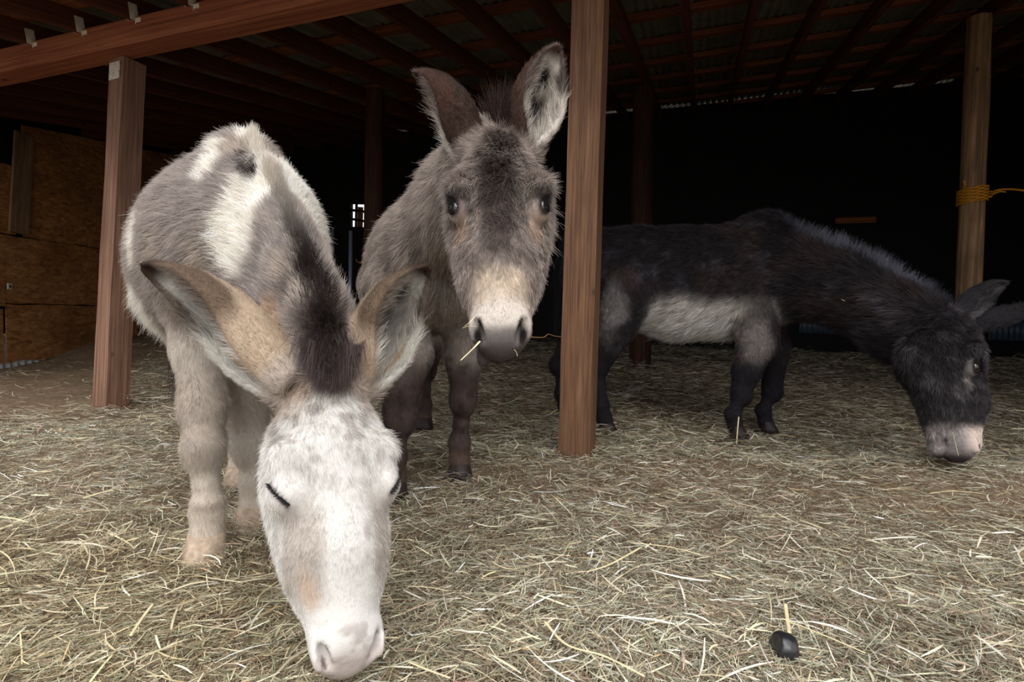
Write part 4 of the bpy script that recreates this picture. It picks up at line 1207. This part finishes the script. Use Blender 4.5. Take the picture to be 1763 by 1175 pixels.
# ------------------------------------------------------------------ hay
def hay_strands(n, seed, zmin, zmax, pw_, len_rng, wid_rng, lift, kinds):
    """flat bent blades lying on the ground; more of them close by"""
    g = np.random.default_rng(seed)
    u = g.uniform(0, 1, n)
    if abs(pw_ - 1) < 1e-6: Y = zmin * (zmax / zmin) ** u
    else: Y = (zmin ** (1 - pw_) + u * (zmax ** (1 - pw_) - zmin ** (1 - pw_))) ** (1 / (1 - pw_))
    X = g.uniform(-1, 1, n) * (Y * 1.25 + .45)
    p2 = np.stack([X, Y, 0 * X], 1)
    # bare dirt along the left wall
    bare = sstep(.25, -.45, X + .60 * Y + (fbm(p2 * 1.5, 3) - .5) * 1.2) * sstep(2.5, 3.3, Y)
    nB = np.array([-dB[1], dB[0]]); dR = nrm(e1 - (e0 + [.3, 0])); nR = np.array([-dR[1], dR[0]])
    keep = (g.uniform(0, 1, n) > bare * .93) & (X > -4.45) & ((X - WL1[0]) * nB[0] + (Y - WL1[1]) * nB[1] < -.12) & ((X - e1[0]) * nR[0] + (Y - e1[1]) * nR[1] > .12)
    X, Y, p2 = X[keep], Y[keep], p2[keep]; n = len(X)
    L = np.exp(g.uniform(math.log(len_rng[0]), math.log(len_rng[1]), n))
    Wd = g.uniform(*wid_rng, n)
    flowa = fbm(p2 * 2.2, 21) * 6.28 * 1.5
    a = np.where(g.uniform(0, 1, n) < .55, flowa + g.normal(0, .7, n), g.uniform(0, 6.28, n))
    tuft = sstep(.50, .75, fbm(p2 * 4.5, 33))
    pitch = g.normal(0, .13, n) + tuft * g.uniform(-.1, .35, n)
    cz = ground(X, Y) + g.uniform(0, 1, n) ** 1.5 * lift * (0.5 + 1.6 * tuft) + .002
    m = 5; s = np.linspace(-.5, .5, m)
    bend = g.normal(0, .32, n); bend2 = g.normal(0, .25, n)
    kink = (g.uniform(0, 1, n) < .25) * g.normal(0, .7, n)
    ang = a[:, None] + bend[:, None] * s[None] * 1.2 + kink[:, None] * (s[None] > 0)
    pit = pitch[:, None] + bend2[:, None] * s[None] * 1.5
    step = L[:, None] / (m - 1)
    dx = np.cos(ang) * np.cos(pit) * step; dy = np.sin(ang) * np.cos(pit) * step; dz = np.sin(pit) * step
    px = np.cumsum(dx, 1) - dx[:, :1]; py = np.cumsum(dy, 1) - dy[:, :1]; pz = np.cumsum(dz, 1) - dz[:, :1]
    px += X[:, None] - px.mean(1, keepdims=True); py += Y[:, None] - py.mean(1, keepdims=True)
    pz += cz[:, None] - pz.mean(1, keepdims=True)
    low = ground(px, py) + .001
    pz = np.maximum(pz, low)
    roll = g.normal(0, .7, n)[:, None]
    tx, ty, tz = np.cos(ang) * np.cos(pit), np.sin(ang) * np.cos(pit), np.sin(pit)
    sx, sy, sz = -np.sin(ang), np.cos(ang), 0 * ang
    ux, uy, uz = ty * sz - tz * sy, tz * sx - tx * sz, tx * sy - ty * sx
    cr, sr = np.cos(roll), np.sin(roll)
    wx, wy, wz = sx * cr + ux * sr, sy * cr + uy * sr, sz * cr - np.abs(uz) * sr
    wprof = np.array([.55, 1, 1, .9, .35])[None] * Wd[:, None] * .5
    A = np.stack([px + wx * wprof, py + wy * wprof, pz + wz * wprof], -1)
    Bv = np.stack([px - wx * wprof, py - wy * wprof, pz - wz * wprof], -1)
    V = np.stack([A, Bv], 2).reshape(n, m * 2, 3)
    f = np.array([[2 * i, 2 * i + 1, 2 * i + 3, 2 * i + 2] for i in range(m - 1)])
    F = (np.arange(n)[:, None, None] * (2 * m) + f[None]).reshape(-1, 4)
    pal = np.array([k[0] for k in kinds]); pr = np.array([k[1] for k in kinds]); pr = pr / pr.sum()
    c = pal[g.choice(len(kinds), n, p=pr)] * np.exp(g.normal(-.06, .24, n))[:, None]
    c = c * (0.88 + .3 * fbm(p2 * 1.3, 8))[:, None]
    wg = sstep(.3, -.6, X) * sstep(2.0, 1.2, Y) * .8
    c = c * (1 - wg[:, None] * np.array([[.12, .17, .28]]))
    C = np.repeat(c, 2 * m, 0)
    return V.reshape(-1, 3), F, np.clip(C, 0, .9)

PAL = [(lin(176, 166, 144), 5), (lin(148, 136, 116), 4), (lin(200, 190, 164), 4), (lin(166, 164, 140), 4), (lin(112, 94, 78), 4), (lin(226, 220, 200), 3), (lin(150, 156, 134), 3), (lin(186, 164, 124), 1.5), (lin(150, 122, 104), 2)]
PALB = [(lin(232, 224, 198), 4), (lin(212, 200, 166), 4), (lin(198, 198, 170), 3), (lin(240, 236, 222), 3), (lin(196, 170, 154), 1)]
VV, FF, CC = [], [], []; base = 0
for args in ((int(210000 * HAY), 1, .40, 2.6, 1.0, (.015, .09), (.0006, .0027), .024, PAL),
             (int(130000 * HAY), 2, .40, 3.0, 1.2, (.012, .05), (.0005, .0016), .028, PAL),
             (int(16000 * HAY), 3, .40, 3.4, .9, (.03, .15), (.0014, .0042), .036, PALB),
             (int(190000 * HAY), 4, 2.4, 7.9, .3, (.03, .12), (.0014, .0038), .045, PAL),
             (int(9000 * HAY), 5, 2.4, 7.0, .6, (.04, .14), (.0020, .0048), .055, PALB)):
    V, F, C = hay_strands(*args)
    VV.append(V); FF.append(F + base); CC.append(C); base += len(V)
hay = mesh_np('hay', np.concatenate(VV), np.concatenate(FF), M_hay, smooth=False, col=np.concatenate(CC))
tag(hay, 'loose dry hay spread thickly over the ground', 'hay', kind='stuff')

def straw(name, pts, w, mat, label, group=None, cat='straw', flat=.35, n=8):
    o = tube(name, smooth_path(pts, n), w / 2, mat, 6, flat=flat)
    return tag(o, label, cat, group)

def gpt(px, py, lift=.02):
    """point on the hay under a photo pixel"""
    c = np.array([0, 0, CAM_H]); r = P(px, py, 1.0) - c
    s = 1.0
    for k in range(40):
        q = c + r * s
        s += (q[2] - (float(ground(q[0], q[1])) + lift)) / (-r[2]) * .8
    return c + r * s
for pts, w, mat, lab in (
    (((938, 1070), (975, 1110), (1040, 1130), (1110, 1165)), .0075, M_straw_pale, 'long pale bent stalk at the bottom edge below the middle of the photo'),
    (((1010, 985), (1050, 972), (1105, 942)), .007, M_straw_pale, 'pale stalk rising to the right in the middle of the foreground hay'),
    (((1085, 935), (1150, 942), (1205, 955)), .007, M_straw_pale, 'pale stalk lying almost level right of the middle foreground'),
    (((703, 1140), (740, 1155), (775, 1168)), .006, M_straw_pale, 'short yellowish stalk at the bottom edge beside the pinto muzzle'),
    (((702, 1010), (740, 1012), (772, 1018)), .005, M_straw_pale, 'pinkish pale stalk right of the pinto nose'),
    (((145, 858), (170, 850), (196, 844)), .009, M_straw_pale, 'broad pale flake of straw left of the pinto front leg'),
    (((1345, 1065), (1420, 1095), (1490, 1125)), .006, M_straw_pale, 'long pale stalk running past the glossy black lump'),
    (((1352, 1040), (1356, 1070), (1359, 1090)), .008, M_straw_pale, 'short wide pale stalk just above the glossy black lump'),
    (((0, 912), (10, 908), (22, 905)), .009, M_straw_pale, 'pale stalk cut by the left edge of the photo'),
    (((225, 1095), (245, 1065), (264, 1040)), .006, M_straw_pale, 'pale upright stalk below the pinto front hoof'),
    (((858, 697), (880, 692), (900, 681)), .013, M_straw_green, 'pale green leaf blade on the hay behind the grey-brown donkey hoof'),
    (((1600, 850), (1640, 846), (1690, 850)), .007, M_straw_pale, 'pale stalk below the black donkey muzzle'),
    (((1405, 795), (1450, 792), (1490, 790)), .009, M_straw_pale, 'pale stalk on the hay left of the black donkey muzzle'),
    ):
    P3 = [gpt(x, y, .034) for x, y in pts]
    straw('leaf_blade' if mat is M_straw_green else 'straw_stalk', P3, w, mat, lab, cat='leaf' if mat is M_straw_green else 'straw')

straw('straw_stalk', [P(826, 588, 1.06), P(815, 600, 1.045), P(793, 621, 1.03)], .005, M_straw_pale, 'thick pale straw sticking down out of the grey-brown donkey mouth')
straw('straw_stalk', [P(818, 545, 1.09), P(808, 556, 1.08), P(800, 562, 1.075)], .0022, M_straw_pale, 'thin straw lying on the lip beside the left nostril of the grey-brown donkey')
straw('straw_stalk', [P(822, 563, 1.085), P(808, 562, 1.07), P(796, 565, 1.07)], .0022, M_straw_pale, 'level short straw at the corner of the grey-brown donkey mouth')
straw('straw_stalk', [P(885, 602, 1.08), P(889, 607, 1.08), P(891, 614, 1.08)], .002, M_straw_pale, 'tiny straw under the chin of the grey-brown donkey')
tw2 = tube('dry_twig', smooth_path([P(972, 581, 2.44), P(955, 579, 2.2), P(944, 576, 2.0), P(936, 581, 1.8), P(915, 581, 1.4), P(893, 583, 1.13)]), .0016, M_twine, 6)
tag(tw2, 'thin dry stem stretched from the grey-brown donkey muzzle to the middle post', 'twig')
straw('straw_stalk', [P(1640, 745, 1.84), P(1645, 765, 1.83), P(1650, 785, 1.82)], .005, M_straw_green, 'green stem standing against the black donkey muzzle')
straw('straw_stalk', [P(1449, 516, 2.48), P(1455, 519, 2.47)], .006, M_straw_pale, 'tiny pale chip of straw on the black donkey neck')
straw('straw_stalk', [P(1268, 765, 2.72), P(1270, 740, 2.74), P(1272, 718, 2.76)], .006, M_straw_pale, 'pale stem standing up against the black donkey front hoof')

# glossy black lump in the hay
c = gpt(1349, 1116, .018)
bm = bmesh.new(); bmesh.ops.create_icosphere(bm, subdivisions=4, radius=1)
for v in bm.verts:
    p = np.array(v.co)[None]
    k = 1 + .25 * (fbm(p * 1.3, 3)[0] - .5) + .03 * (fbm(p * 9, 4)[0] - .5)
    v.co = Vector((max(v.co.x, -.62 + .3 * v.co.z) * .026 * k, v.co.y * .028 * k, v.co.z * .027 * k))
tag(bm_obj('stone', bm, M_stone, smooth=True, loc=c), 'glossy black lump half sunk in the hay at the bottom right', 'stone')
